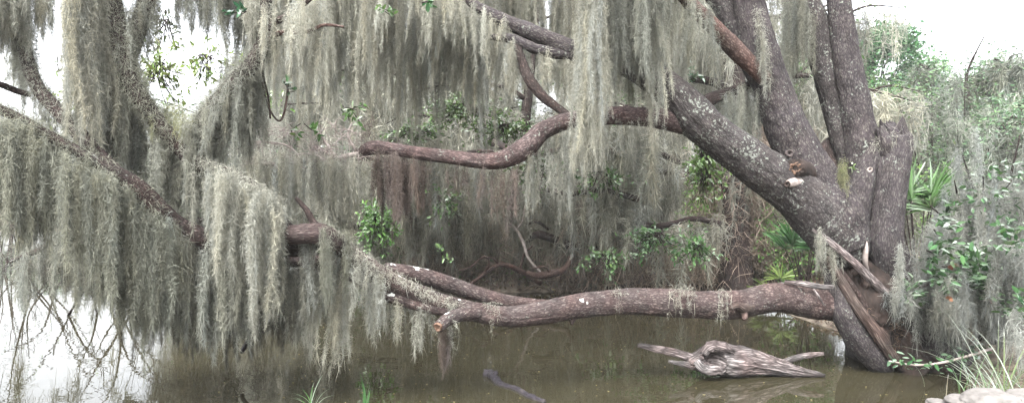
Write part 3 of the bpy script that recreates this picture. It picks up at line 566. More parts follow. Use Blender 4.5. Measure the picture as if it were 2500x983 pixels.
GM = 'moss beards hanging from the oak limbs'
cur = [
 # label, path, n, R, tint, kwargs
 ('green-grey moss curtain trailing at the far left edge under the sloping mossy bough', [(-60, 245, 4.7, 660), (60, 300, 4.75, 650), (140, 345, 4.8, 660)], 48, .065, 'G', dict(low=.5, coat=('L4', 6, 12), cm=3500)),
 ('moss curtain under the sloping bough where it nears the forked bough', [(140, 345, 4.8, 660), (220, 388, 4.85, 720), (290, 428, 4.9, 800)], 34, .06, 'G', dict(low=.45, fz=900)),
 ('deepest and longest moss mass, below the fork of the left boughs, nearly touching the water', [(290, 425, 4.95, 850), (350, 485, 5.05, 880), (430, 550, 5.2, 880)], 62, .075, 'G', dict(low=.62)),
 ('moss curtain hanging from the thick hidden bough right of the deepest mass', [(430, 550, 5.3, 870), (520, 585, 5.4, 880), (620, 598, 5.6, 880)], 60, .065, 'S', dict(low=.55)),
 ('pale shaggy moss sheet spilling from the bough below the mossy fork', [(495, 395, 5.25, 640), (560, 422, 5.3, 720), (640, 470, 5.35, 790), (668, 505, 5.42, 840)], 70, .06, 'P', dict(low=.5, fz=3800)),
 ('shaggy moss clump on top of the low limb right of the bare reddish bark', [(806, 556, 5.75, 660), (835, 580, 5.78, 650), (862, 600, 5.8, 680)], 7, .04, 'S', dict(low=.3, fz=900)),
 ('shaded moss coat on the forked bough where it meets the deep mass', [(290, 425, 4.95, 520), (330, 448, 4.97, 600), (390, 510, 5.05, 700)], 22, .05, 'G', dict(low=.3, fz=1800)),
 ('moss curtain under the low limb just left of the bare reddish bark', [(600, 560, 5.8, 860), (640, 562, 5.8, 860), (685, 572, 5.8, 850)], 24, .055, 'S', dict(low=.5)),
 ('thin long moss strand reaching almost to the water near the left grass', [(738, 570, 5.7, 925), (756, 572, 5.7, 915)], 4, .05, 'P', dict(low=.93, jit=.03)),
 ('moss drapes under the reddish bare stretch of the low limb', [(712, 650, 6.05, 900), (780, 655, 6.0, 900), (850, 690, 5.95, 900)], 34, .05, 'T', dict(low=.45)),
 ('tall narrow moss beard hanging across the kink of the low limb', [(795, 545, 5.65, 770), (840, 575, 5.7, 780)], 7, .05, 'G', dict(low=.5)),
 ('moss tassels hanging under the low limb where its bare bark rises', [(860, 620, 5.8, 780), (900, 650, 5.85, 860), (945, 690, 5.9, 880)], 17, .045, 'P', dict(low=.3)),
 ('moss fringe along the lower twin of the low limb', [(900, 710, 6.0, 820), (980, 725, 6.05, 850), (1050, 742, 6.1, 870)], 26, .045, 'T', dict(low=.3)),
 ('shaggy moss blanket lying along the top of the rising low limb', [(860, 595, 5.8, 625), (930, 648, 5.88, 680), (1000, 690, 5.95, 720), (1060, 722, 6.0, 760), (1120, 745, 6.05, 780)], 16, .035, 'T', dict(low=.4, fz=1100, fl=.06)),
 ('moss beard wrapped round the sawn stub below the low limb', [(1060, 795, 5.85, 850), (1090, 782, 5.88, 860), (1130, 765, 6.0, 830)], 8, .04, 'P', dict(low=.3, fz=150)),
 ('dark reddish moss tail hanging below the sawn stub to the water', [(1078, 800, 5.95, 925), (1092, 800, 5.95, 915)], 6, .045, 'R', dict(low=.85, jit=.012, top_j=.01, fz=2500)),
 ('moss masses clothing the upright left bough', [(240, -60, 5.3, 260), (255, 40, 5.3, 400), (270, 130, 5.3, 420), (320, 210, 5.3, 440)], 50, .07, 'G', dict(low=.4, coat=('L2', 7, 13), cm=9000)),
 ('pale moss sheet hanging left of the upright bough from above the picture', [(200, -80, 5.0, 330), (220, -80, 5.0, 400), (235, -80, 5.0, 480)], 20, .07, 'P', dict(low=.6)),
 ('broad moss fall below the upright bough, between it and the sloping bough', [(225, 170, 5.2, 420), (265, 230, 5.25, 480), (320, 270, 5.35, 560)], 24, .06, 'S', dict(low=.5)),
 ('moss clinging to the left side bough that curves up to the corner', [(40, 20, 5.3, 260), (60, 120, 5.3, 300), (100, 215, 5.3, 340), (170, 300, 5.25, 420), (235, 375, 5.2, 460)], 36, .05, 'S', dict(low=.3, coat=('L5', 2, 8), cm=3600)),
 ('pale moss fall filling the upper left corner', [(-40, -60, 4.9, 230), (60, -60, 5.2, 170), (150, -70, 5.2, 140)], 46, .07, 'P', dict(low=.4)),
 ('moss on the short bough leaning right beside the upright one', [(318, 130, 5.25, 190), (345, 40, 5.3, 150), (375, -50, 5.4, 110)], 26, .055, 'S', dict(low=.4, coat=('L6', 0, 6), cm=6000)),
 ('moss hanging down the forked bough between its crotch and the dark bark', [(335, 230, 5.4, 520), (400, 320, 5.45, 560), (470, 400, 5.5, 640)], 36, .06, 'S', dict(low=.45, coat=('L2', 5, 8), cm=2200)),
 ('moss coat of the bough rising right from the fork, with long streamers', [(478, 350, 5.48, 560), (505, 275, 5.5, 520), (570, 205, 5.55, 450), (625, 145, 5.6, 420)], 50, .065, 'S', dict(low=.35, coat=('L3', 0, 9), cm=8000)),
 ('nest-like ball of moss caught above the fork of the left boughs', [(395, 275, 5.35, 330), (430, 262, 5.35, 345), (465, 290, 5.35, 340)], 20, .07, 'Y', dict(low=.6, fz=2400)),
 ('moss sheet at the top edge between the upright bough and the rising bough', [(440, -80, 5.6, 120), (520, -90, 5.7, 130), (600, -60, 5.7, 240)], 30, .07, 'S', dict(low=.4)),
 ('moss veil around the small bare twigs at the top of the rising bough', [(610, -30, 5.6, 130), (660, 30, 5.55, 230), (720, 30, 5.5, 250), (780, 0, 5.5, 220)], 40, .07, 'T', dict(low=.4, fz=900)),
 ('wide pale moss sheet hanging from the top edge left of centre', [(760, -160, 7.3, 330), (850, -180, 7.35, 330), (960, -190, 7.4, 320)], 48, .09, 'P', dict(low=.45)),
 ('dark shaggy moss column hanging at the top edge near the green sprig', [(905, -185, 7.1, 330), (950, -185, 7.1, 260)], 13, .10, 'T', dict(low=.6)),
 ('wide pale moss sheet hanging behind the twin branches at the top', [(1010, -200, 7.5, 280), (1100, -205, 7.5, 330), (1200, -210, 7.5, 330)], 50, .09, 'P', dict(low=.4)),
 ('moss fringe on the upper twin branch', [(1010, -70, 7.0, 160), (1100, -30, 6.95, 170), (1180, 25, 6.9, 180), (1235, 55, 6.9, 150)], 34, .06, 'T', dict(low=.3)),
 ('moss streamers between the twin branches and the arch', [(1230, 100, 6.95, 260), (1310, 125, 6.95, 260), (1400, 135, 6.95, 270)], 18, .06, 'T', dict(low=.3)),
 ('long bright moss column crossing in front of the arched limb', [(1415, -150, 5.9, 545), (1440, -150, 5.9, 530), (1455, -150, 5.9, 420)], 16, .055, 'P', dict(low=.75, jit=.06, var=.08)),
 ('broad moss curtain hanging between the bright column and the trunk', [(1455, -140, 6.1, 250), (1540, -110, 6.3, 240), (1620, -70, 6.5, 240)], 52, .08, 'S', dict(low=.5)),
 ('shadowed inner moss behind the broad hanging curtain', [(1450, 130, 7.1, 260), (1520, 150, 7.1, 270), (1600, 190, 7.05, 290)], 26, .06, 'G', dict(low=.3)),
 ('slender moss strand falling past the middle of the arched limb to the dark bank', [(1598, -80, 6.4, 500), (1606, -80, 6.4, 430)], 5, .055, 'P', dict(low=.85, jit=.02, fz=900)),
 ('moss fringe dripping from the arched limb beside the trunk', [(1440, 290, 6.8, 400), (1530, 290, 6.8, 370), (1620, 290, 6.85, 390)], 15, .035, 'P', dict(low=.3)),
 ('reddish brown moss curtain under the bare left part of the arched limb', [(915, 372, 6.6, 520), (970, 378, 6.6, 590), (1040, 388, 6.6, 610)], 40, .045, 'R', dict(low=.3, var=.35)),
 ('short brown moss tufts under the sag of the arched limb', [(1060, 395, 6.6, 450), (1150, 408, 6.6, 520), (1270, 400, 6.65, 600)], 26, .035, 'R', dict(low=.3, var=.35)),
 ('fine pale strands trailing from the rise of the arched limb', [(1285, 375, 6.7, 560), (1340, 330, 6.75, 520), (1400, 305, 6.8, 560)], 18, .035, 'P', dict(low=.3)),
 ('spiky brown moss knot on the broken tip of the arched limb', [(872, 360, 6.55, 390), (890, 330, 6.6, 385), (904, 285, 6.6, 360)], 12, .03, 'R', dict(low=.6, fz=1800)),
 ('moss hanging from the red-brown branch at the top near the trunks', [(1640, -40, 6.6, 140), (1700, 20, 6.75, 190), (1760, 85, 6.9, 240)], 16, .05, 'S', dict(low=.4)),
 ('thin moss strands hanging beside the red-brown branch', [(1680, -90, 6.8, 250), (1700, -90, 6.8, 300)], 5, .045, 'P', dict(low=.7, jit=.02, fz=900)),
 ('moss streamer down the face of the upper trunk', [(1848, 20, 6.9, 200), (1870, 130, 6.95, 260)], 8, .03, 'P', dict(low=.6, jit=.02)),
 ('moss curtain hanging in the gap left of the leaning trunk', [(1760, 235, 7.2, 420), (1800, 220, 7.35, 420), (1835, 205, 7.5, 400)], 18, .06, 'S', dict(low=.5)),
 ('moss tuft hanging in the gap between the two tall trunks', [(1925, -60, 7.6, 230), (1960, 60, 7.45, 240)], 10, .07, 'S', dict(low=.6)),
 ('moss strip running down the middle of the trunk fork', [(2055, 400, 7.0, 600), (2068, 395, 7.0, 520)], 6, .032, 'Y', dict(low=.8, jit=.015)),
 ('moss beard hanging off the long torn slab beside the low limb', [(1990, 560, 6.93, 680), (2015, 590, 6.9, 700), (2050, 625, 6.88, 690)], 18, .04, 'P', dict(low=.4, jit=.05)),
 ('moss wisp on the top of the broken trunk', [(2130, 360, 7.15, 400), (2160, 330, 7.2, 360), (2205, 335, 7.2, 390)], 16, .03, 'T', dict(low=.3, fz=900, fl=.06)),
 ('shade-tinted moss curtain under the lowest hidden limb behind the left moss sheets', [(330, 650, 6.35, 910), (480, 640, 6.3, 930), (620, 636, 6.25, 920), (760, 645, 6.15, 880)], 74, .055, 'D', dict(low=.5, jit=.25)),  # back layer, its shade carried by the D tint
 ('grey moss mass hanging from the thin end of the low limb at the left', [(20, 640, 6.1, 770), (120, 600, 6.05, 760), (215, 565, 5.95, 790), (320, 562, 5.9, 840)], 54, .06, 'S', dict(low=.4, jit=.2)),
 ('shade-tinted moss knot hugging the thin low limb near the left edge', [(90, 610, 5.9, 720), (150, 590, 5.9, 730), (225, 560, 5.9, 800)], 22, .07, 'D', dict(low=.4, fz=1800)),
 ('grey moss curtain between the low limb and the sloping bough at the left', [(320, 560, 5.85, 820), (420, 548, 5.85, 860), (580, 556, 5.85, 850)], 46, .055, 'G', dict(low=.5, jit=.15)),
 ('far upper moss sheet high behind the bristly dead branch', [(640, -150, 8.6, 420), (760, -180, 8.6, 400), (900, -190, 8.6, 420)], 60, .08, 'T', dict(low=.45, jit=.3)),
 ('far upper moss sheet high behind the twin branches', [(900, -190, 8.6, 400), (1100, -200, 8.7, 380), (1300, -190, 8.8, 400)], 84, .08, 'T', dict(low=.4, jit=.3)),
 ('far upper moss sheet high behind the broad hanging curtain', [(1300, -190, 8.8, 380), (1480, -160, 8.8, 360), (1680, -120, 8.8, 380)], 70, .08, 'T', dict(low=.4, jit=.3)),
 ('netted moss wisp draped over the low limb right of its middle', [(1640, 708, 6.5, 775), (1690, 708, 6.5, 770)], 9, .03, 'T', dict(low=.3, jit=.03, fl=.05, top_j=.01)),
 ('small moss wisp dangling from the low limb left of its pale stub', [(1760, 712, 6.6, 790), (1775, 712, 6.6, 780)], 4, .022, 'T', dict(low=.4, jit=.02, fl=.05)),
 ('thin moss wisp on the low limb right of the stub hanging beneath it', [(1500, 712, 6.4, 770), (1520, 712, 6.4, 760)], 4, .02, 'T', dict(low=.4, jit=.02, fl=.05)),
 ('small moss wisp on the dip of the low limb near the white lichen', [(1195, 742, 6.1, 815), (1215, 745, 6.1, 800)], 4, .022, 'T', dict(low=.4, jit=.02, fl=.05)),
]
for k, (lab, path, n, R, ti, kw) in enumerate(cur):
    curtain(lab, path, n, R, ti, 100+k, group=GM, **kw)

# dead mossy twigs left of the arched limb
tw = thing('dead_branch', 'pale mossy dead branch with bristly twigs left of the arched limb', 'branch', P(880, 372, 6.6))
limb('t0', [(885, 375, 6.6, 16), (820, 385, 6.5, 12), (740, 395, 6.45, 9), (660, 400, 6.4, 8), (600, 395, 6.4, 6)], m=M_PALE, name='branch', ridge=.0, root=tw, ds=.04)
limb('t1', [(820, 385, 6.5, 8), (790, 340, 6.5, 6), (770, 310, 6.5, 4)], m=M_PALE, name='twig', ridge=0, root=tw, ds=.04)
limb('t2', [(740, 395, 6.45, 7), (700, 355, 6.45, 5), (620, 345, 6.45, 4)], m=M_PALE, name='twig', ridge=0, root=tw, ds=.04)
limb('t3', [(870, 370, 6.6, 8), (850, 330, 6.6, 6), (860, 300, 6.6, 4)], m=M_PALE, name='twig', ridge=0, root=tw, ds=.04)
r = np.random.default_rng(77); b = Buf()
for k in range(160):
    x = r.uniform(590, 880); y = r.uniform(315, 405)
    p = P(x, y, r.uniform(6.3, 6.6)); d = rv(r, 1)[0]*[1, .5, .7]
    V, Fs, bk = tube(np.array([list(p)+[.004], list(p+d*.12+[0, 0, .02])+[.003], list(p+d*.26)+[.0015]]), ds=.06, nr=4, lump=0)
    b.add(V, Fs)
b.put('twig_tangle', M_PALE, tw)
curtain('pinkish pale moss sheet under the bristly dead branch', [(590, 370, 6.4, 500), (680, 380, 6.4, 540), (780, 380, 6.45, 560), (880, 385, 6.55, 540)], 85, .06, 'T', 301, group=GM, low=.35, fz=1200)

# ------------------------------------------------------------------ leafy sprigs in the foreground
def sprig(label, px, py, d, w, h, n, col, seed, size=.07):
    r = np.random.default_rng(seed); c0 = P(px, py, d); sx, sz = w/F*d*.5, h/F*d*.5
    t = thing('leafy_sprig', label, 'sprig', c0, 'green leafy sprigs among the moss')
    bt = Buf(); bl = Buf(); m = max(2, n//9)
    for k in range(m):
        ea = r.uniform(0, 6.283); er = r.uniform(.1, 1.1)**.8; e = c0+np.array([math.cos(ea)*er*sx, r.uniform(-.2, .2), math.sin(ea)*er*sz])
        mid = (c0+e)/2+r.normal(0, .03, 3)
        s0 = c0+np.array([r.uniform(-.2, .2)*sx, 0, sz*.4])
        V, Fs, bk = tube(np.array([list(s0)+[.005], list(mid)+[.004], list(e)+[.002]]), ds=.05, nr=5, lump=0, seed=k)
        bt.add(V, Fs, bark=bk)
        q = max(3, n//m); tt = r.uniform(.3, 1.0, q)[:, None]
        pc = s0*(1-tt)+e*tt+r.normal(0, .015, (q, 3))
        dd = (e-s0)/np.linalg.norm(e-s0)*.5+rv(r, q)*.8
        leaves(bl, r, pc, np.full(q, size), col, dd, near=True)
    bt.put('stem', M_DARKB, t); bl.put('leaves', M_LEAF, t)
LG = (.075, .14, .045); LY = (.17, .23, .07)
sprig('small dark green leaf cluster at the top edge above the rising bough', 598, 40, 5.2, 60, 60, 16, (.04, .10, .05), 1)
sprig('leaf cluster at the top edge left of the twin branches', 1045, 14, 6.2, 70, 50, 20, (.05, .13, .05), 2)
sprig('single drooping cluster of dark leaves below the bare twigs', 700, 225, 5.6, 60, 80, 16, (.05, .11, .05), 3)
sprig('green leaf cluster above the bristly dead branch', 738, 312, 6.2, 80, 50, 26, LG, 4)
sprig('green leaves over the broken tip of the arched limb', 860, 280, 6.5, 130, 60, 44, LG, 5, .065)
sprig('yellow-green leaves against the sky between the left boughs', 175, 255, 6.6, 150, 150, 280, LY, 6, .06)
sprig('yellow-green leaves left of the nest-like moss ball', 385, 190, 6.6, 180, 180, 380, LY, 7, .06)
sprig('scattered leaves against the sky right of the moss ball', 500, 165, 7.0, 170, 150, 220, LY, 8, .06)
sprig('dark twiggy leaves against the white sky near the top left', 400, 80, 7.2, 140, 160, 180, (.10, .12, .07), 9, .055)
sprig('small leaves hanging in front of the sky between the corner boughs', 150, 160, 7.0, 110, 120, 40, (.12, .14, .08), 10, .05)
sprig('green leaf spray at the top edge right of the small leaf cluster', 945, 35, 6.6, 70, 40, 20, LG, 11, .06)
sprig('pale green shoot standing above the low limb', 1075, 625, 8.5, 60, 50, 26, (.16, .26, .10), 12, .06)
sprig('green leaves in the fork of the great trunk', 2062, 405, 7.0, 26, 60, 22, (.14, .22, .06), 13, .05)

FS = [
 ('grey-green leaf mass above the arched limb near the twin branches', 1130, 275, 10.7, 260, 110, 787, (0.125, 0.195, 0.076)),
 ('leafy boughs just above the sag of the arched limb', 1230, 320, 10.9, 240, 90, 637, (0.112, 0.182, 0.067)),
 ('leafy boughs above the left end of the arched limb', 1010, 325, 10.9, 180, 70, 412, (0.112, 0.182, 0.076)),
 ('green leaves at the shore below the broken tip of the arched limb', 920, 555, 11.0, 110, 160, 787, (0.125, 0.247, 0.067)),
 ('dark green leaves among the moss right of that shore clump', 1080, 500, 11.0, 130, 120, 225, (0.088, 0.156, 0.057)),
 ('leaves among the moss under the crown of the arch', 1310, 430, 10.7, 190, 130, 325, (0.100, 0.156, 0.067)),
 ('leafy sprays hanging over the shore right of the arch', 1480, 440, 10.7, 200, 110, 275, (0.100, 0.182, 0.067)),
 ('leafy spray low over the fallen logs', 1480, 640, 10.7, 160, 110, 250, (0.112, 0.195, 0.076)),
 ('leafy spray above the grey log at the shore', 1600, 590, 10.6, 200, 120, 375, (0.112, 0.208, 0.085)),
 ('bright green leaves in the gap below the diagonal limb', 1722, 420, 10.1, 120, 230, 1000, (.12, .20, .06)),
 ('green leaves low before the vine-wrapped trunk', 1700, 620, 10.5, 120, 140, 325, (0.112, 0.221, 0.076)),
 ('green leaf patch left of the twin branches near the top', 1040, 150, 9.5, 120, 90, 110, (.10, .17, .08)),
 ('bright green leaves showing through moss above the bristly branch', 660, 250, 11.1, 120, 100, 250, (0.175, 0.286, 0.076)),  # brighter yellow-green than the other sprays
 ('green leaves behind the gap between the diagonal limb and the leaning trunk', 1660, 195, 9.5, 110, 90, 200, (.07, .13, .07)),
]
for k, (lab, x, y, d, w_, h_, n, col) in enumerate(FS): sprig(lab, x, y, d, w_, h_, n, col, 60+k, .075)

# ------------------------------------------------------------------ background moss-hung trees
def bg_tree(name, label, X0, Y0, H, seed, cat='tree', group=None, spread=4.0, nl=9, moss=1.0, leaf=1.0, tint='T', lcol=(.07, .12, .045), rt=.22, zlow=1.6, fw=.009, fl=.20, lean=0, mR=.085, Lmax=1.9, lsz=.08, out=None):
    r = np.random.default_rng(seed); z0 = float(gh(X0, Y0))-.1
    root = thing(name, label, cat, (X0, Y0, z0), group)
    base = np.array([X0, Y0, z0])
    tk = np.array([list(base)+[rt*1.4]]+[list(base+[lean*t*H+r.normal(0, .12), r.normal(0, .12), H*t*.76])+[rt*(1-.96*t)] for t in (.12, .3, .5, .7, .85, 1.0)])
    V, Fs, bk = tube(tk, ds=.12, nr=18, lump=.12, ridge=.02, seed=seed)
    Buf().add(V, Fs, bark=bk).put('trunk', M_DARKB, root)
    bb = Buf(); bm = Buf(); bl = Buf(); S = catmull(tk, .1)
    def hang(Kp, cnt, Lm):
        A = catmull(Kp, .05); i = r.integers(len(A)//6, len(A), cnt); tp = A[i, :3]+r.normal(0, .05, (cnt, 3))
        cl = .45+.55*vnoise(np.stack([i*.11+seed, i*0, i*0], -1)); LL = Lm*1.25*cl*r.uniform(.25, 1, cnt)
        LL = np.minimum(LL, np.maximum(tp[:, 2]-.05-r.uniform(0, .5, cnt), .1))
        strands(bm, r, tp, LL, mR*r.uniform(.4, 1.3, cnt), tint, moss*.8, fw, fl, segs=2, curl=.35, sway=.03, var=.3)
    for k in range(nl):
        f = .22+.75*(k+.5)/nl; i0 = int(f*len(S)*.92); p = S[min(i0, len(S)-1)]
        if p[2]-z0 < zlow: continue
        a = r.uniform(0, 6.283) if out is None else out+r.normal(0, 1.0)
        d = np.array([math.cos(a), math.sin(a), 0]); ln = spread*(1.15-.6*f)*r.uniform(.7, 1.15)
        dr = r.uniform(-.25, .35)
        pts = [list(p[:3])+[p[3]*.55]]
        for t in (.25, .5, .75, 1.0):
            pts.append(list(p[:3]+d*ln*t+[r.normal(0, .12), r.normal(0, .12), ln*(.45*t-(.45-dr)*t*t)])+[p[3]*.55*(1-.85*t)])
        Kp = np.array(pts); V, Fs, bk = tube(Kp, ds=.14, nr=8, lump=.1, seed=seed+k); bb.add(V, Fs, bark=bk)
        hang(Kp, int(ln*15*moss), Lmax)
        A = catmull(Kp, .1)
        for s_ in range(4):
            q = A[int(len(A)*r.uniform(.3, .98))-1]; a2 = a+r.choice([-1, 1])*r.uniform(.5, 1.2); l2 = ln*r.uniform(.2, .4)
            d2 = np.array([math.cos(a2), math.sin(a2), r.uniform(-.15, .5)])
            K2 = np.array([list(q[:3])+[.03], list(q[:3]+d2*l2*.5+r.normal(0, .05, 3))+[.02], list(q[:3]+d2*l2-U*l2*.15)+[.006]])
            V, Fs, bk = tube(K2, ds=.15, nr=5, lump=0, seed=seed); bb.add(V, Fs, bark=bk)
            hang(K2, int(l2*18*moss), Lmax*.8)
            nl_ = int(70*leaf)
            if nl_:
                B_ = catmull(K2, .08); ii = r.integers(0, len(B_), nl_)
                leaves(bl, r, B_[ii, :3]+r.normal(0, .22, (nl_, 3)), np.full(nl_, lsz), lcol)
    bb.put('branches', M_DARKB, root)
    if bm.n: bm.put('moss', M_MOSS, root)
    if bl.n: bl.put('crown', M_LEAF, root)
    return root
GB = 'moss-hung oaks along the far bank'
spec = [
 ('moss-hung oak on the far bank at the left end of the row', -5.2, 17.5, 9, 21, dict(tint='S')),
 ('oak behind the bristly dead branch, trunk slim and dark', -3.4, 13.9, 8.5, 22, dict(tint='T', rt=.12)),
 ('oak on the far bank whose moss hangs over green bushes', -1.7, 15.0, 9, 23, dict(tint='T')),
 ('oak with low crooked limbs above the dead waterside branches', .2, 14.6, 9, 24, dict(tint='T', lean=.03)),
 ('oak behind the bright moss column', 1.6, 15.5, 9.5, 25, dict(tint='T')),
 ('oak with a dark hollow standing right of the centre of the far bank', 2.9, 14.3, 9, 26, dict(tint='T')),
 ('oak hidden behind the broad dark upright trunk, left of the great oak', 4.38, 13.2, 10, 27, dict(tint='T', rt=.31, nl=8)),
 ('farther oak filling the gap behind the left boughs', -6.5, 22.0, 10, 28, dict(tint='S')),
 ('tall sparse oak far behind the upright left bough', -10.5, 30.5, 12, 33, dict(tint='S', moss=.5, leaf=1.2, spread=5.5, zlow=3.5, lsz=.13, rt=.16)),
 ('tall sparse oak on the distant bank behind the corner boughs', -17.5, 40, 13, 34, dict(tint='S', moss=.4, leaf=1.2, spread=6.5, zlow=3, lsz=.15, rt=.18)),
 ('farther oak seen above the arched limb', -1.0, 19.5, 11, 29, dict(tint='P')),
 ('farther oak seen between the twin branches and the trunk', 2.6, 20.0, 11, 30, dict(tint='P')),
 ('farther oak half hidden by the leaning trunk', 6.0, 19.0, 9, 31, dict(tint='P', leaf=1.6)),
]
for lab, x, y, h, s, kw in spec:
    kw.setdefault('leaf', .9)
    bg_tree('moss_oak', lab, x, y, h, s, group=GB, **kw)

# overhanging low limbs along the far shore, each with its moss
r = np.random.default_rng(9)
far = [
 ('dim moss curtain hanging behind the bare kink of the low limb', [(600, 470, 11.5, 730), (720, 440, 11.7, 720), (850, 430, 12, 700)], 90, 'T', .5),
 ('grey moss curtain along the shore below the left end of the arched limb', [(860, 400, 11.8, 520), (950, 380, 12, 540), (1060, 390, 12.3, 620)], 46, 'T', .3),
 ('moss curtain trailing almost to the shore behind the dead waterside branches', [(1180, 450, 12.8, 690), (1300, 440, 12.8, 680), (1420, 460, 12.8, 700)], 60, 'T', .35),
 ('moss curtain trailing almost to the shore left of the dead waterside branches', [(960, 450, 12.9, 680), (1070, 440, 12.9, 690), (1180, 450, 12.9, 690)], 60, 'K', .4),
 ('pale moss curtain along the shore below the sag of the arched limb', [(1060, 390, 12, 600), (1180, 380, 12.2, 560), (1280, 390, 12.2, 620)], 60, 'T', .3),
 ('pale moss curtain along the shore below the crown of the arch', [(1290, 380, 12.2, 600), (1400, 370, 12, 640), (1500, 380, 12, 600)], 62, 'P', .3),
 ('pinkish moss curtain over the dark hollow on the shore', [(1380, 480, 11.6, 720), (1470, 470, 11.6, 730), (1560, 490, 11.6, 700)], 40, 'T', .35),
 ('moss curtain along the shore just left of the vine-wrapped trunk', [(1520, 380, 12, 640), (1600, 380, 12.2, 660), (1660, 400, 12.3, 560)], 46, 'P', .3),
 ('low moss drapes over the bushes in front of the vine-wrapped trunk', [(1600, 560, 11.5, 730), (1690, 540, 11.6, 730), (1760, 550, 11.6, 720)], 34, 'T', .4),
 ('dark inner moss low over the water left of the dead waterside branches', [(880, 560, 13.2, 690), (1000, 540, 13.2, 690), (1150, 530, 13.2, 680)], 90, 'T', .5),
 ('dark inner moss low behind the dead waterside branches', [(1150, 520, 13.3, 690), (1300, 510, 13.3, 690), (1420, 520, 13.3, 690)], 70, 'K', .5),
 ('fine moss veil over the shore left of the green shore leaves', [(700, 420, 12.4, 690), (800, 410, 12.4, 690), (880, 420, 12.4, 690)], 60, 'T', .4),
 ('fine long moss veil hanging over the grey log on the shore', [(1440, 430, 12.5, 690), (1540, 420, 12.5, 690), (1650, 430, 12.5, 680)], 60, 'T', .4),
 ('grey moss curtain dipping to the bright water near the left edge', [(20, 560, 9.6, 760), (130, 550, 9.6, 740), (240, 560, 9.5, 770)], 12, 'S', .4),
 ('grey moss curtain dipping to the bright water below the sloping bough', [(250, 580, 9.2, 800), (330, 575, 9.2, 770), (420, 590, 9.2, 810)], 16, 'S', .4),
 ('shade-tinted moss curtain dipping to the water behind the left moss tips', [(400, 620, 9, 790), (500, 615, 9.1, 820), (620, 625, 9.2, 800)], 46, 'D', .6),  # D tint darkens this layer in place of shade
]
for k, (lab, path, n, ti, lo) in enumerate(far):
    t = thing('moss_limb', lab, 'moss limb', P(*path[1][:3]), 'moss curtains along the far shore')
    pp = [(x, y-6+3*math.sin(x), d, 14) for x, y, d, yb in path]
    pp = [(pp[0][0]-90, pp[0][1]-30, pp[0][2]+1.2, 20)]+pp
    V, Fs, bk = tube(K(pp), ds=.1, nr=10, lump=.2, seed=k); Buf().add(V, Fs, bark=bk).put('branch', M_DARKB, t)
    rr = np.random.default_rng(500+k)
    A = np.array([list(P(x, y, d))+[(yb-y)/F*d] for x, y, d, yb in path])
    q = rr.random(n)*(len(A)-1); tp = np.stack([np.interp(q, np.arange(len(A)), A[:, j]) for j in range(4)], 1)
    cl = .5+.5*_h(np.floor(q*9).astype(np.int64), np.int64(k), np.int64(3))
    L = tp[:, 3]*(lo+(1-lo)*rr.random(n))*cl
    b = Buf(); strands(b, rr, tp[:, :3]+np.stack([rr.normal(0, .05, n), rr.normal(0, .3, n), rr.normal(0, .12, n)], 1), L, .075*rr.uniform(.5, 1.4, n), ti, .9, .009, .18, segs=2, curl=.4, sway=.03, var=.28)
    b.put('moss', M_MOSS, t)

# broad dark trunk on the far bank
dt = thing('oak_tree', 'broad dark upright trunk with hanging moss on the bank behind the diagonal limb', 'tree', P(1797, 702, 12.45))
V, Fs, bk = tube(K([(1800, 712, 12.45, 96), (1797, 640, 12.45, 74), (1795, 500, 12.45, 66), (1796, 350, 12.45, 60), (1790, 180, 12.5, 52), (1775, 20, 12.6, 44), (1740, -160, 12.7, 32)]), ds=.03, ridge=.02, kr=(16, 5), lump=.1, seed=44)
Buf().add(V, Fs, bark=bk).put('trunk', M_DARKB, dt)
b = Buf()
for rows in ([(1793, 230, 12.5, 30), (1740, 200, 12.3, 22), (1660, 190, 12.1, 12)], [(1795, 330, 12.45, 26), (1850, 280, 12.3, 18), (1900, 290, 12.1, 8)], [(1795, 420, 12.45, 20), (1745, 380, 12.2, 14), (1700, 385, 12, 7)]):
    V, Fs, bk = tube(K(rows), ds=.06, nr=9, lump=.1); b.add(V, Fs, bark=bk)
b.put('branches', M_DARKB, dt)
r = np.random.default_rng(45); m = 34; q = np.array([P(r.uniform(1755, 1850), r.uniform(210, 470), r.uniform(12.15, 12.3)) for _ in range(m)])
b = Buf(); strands(b, r, q, r.uniform(.3, 1.3, m), .06*r.uniform(.5, 1.3, m), 'S', .9, .008, .14, segs=2, curl=.5); b.put('moss', M_MOSS, dt)
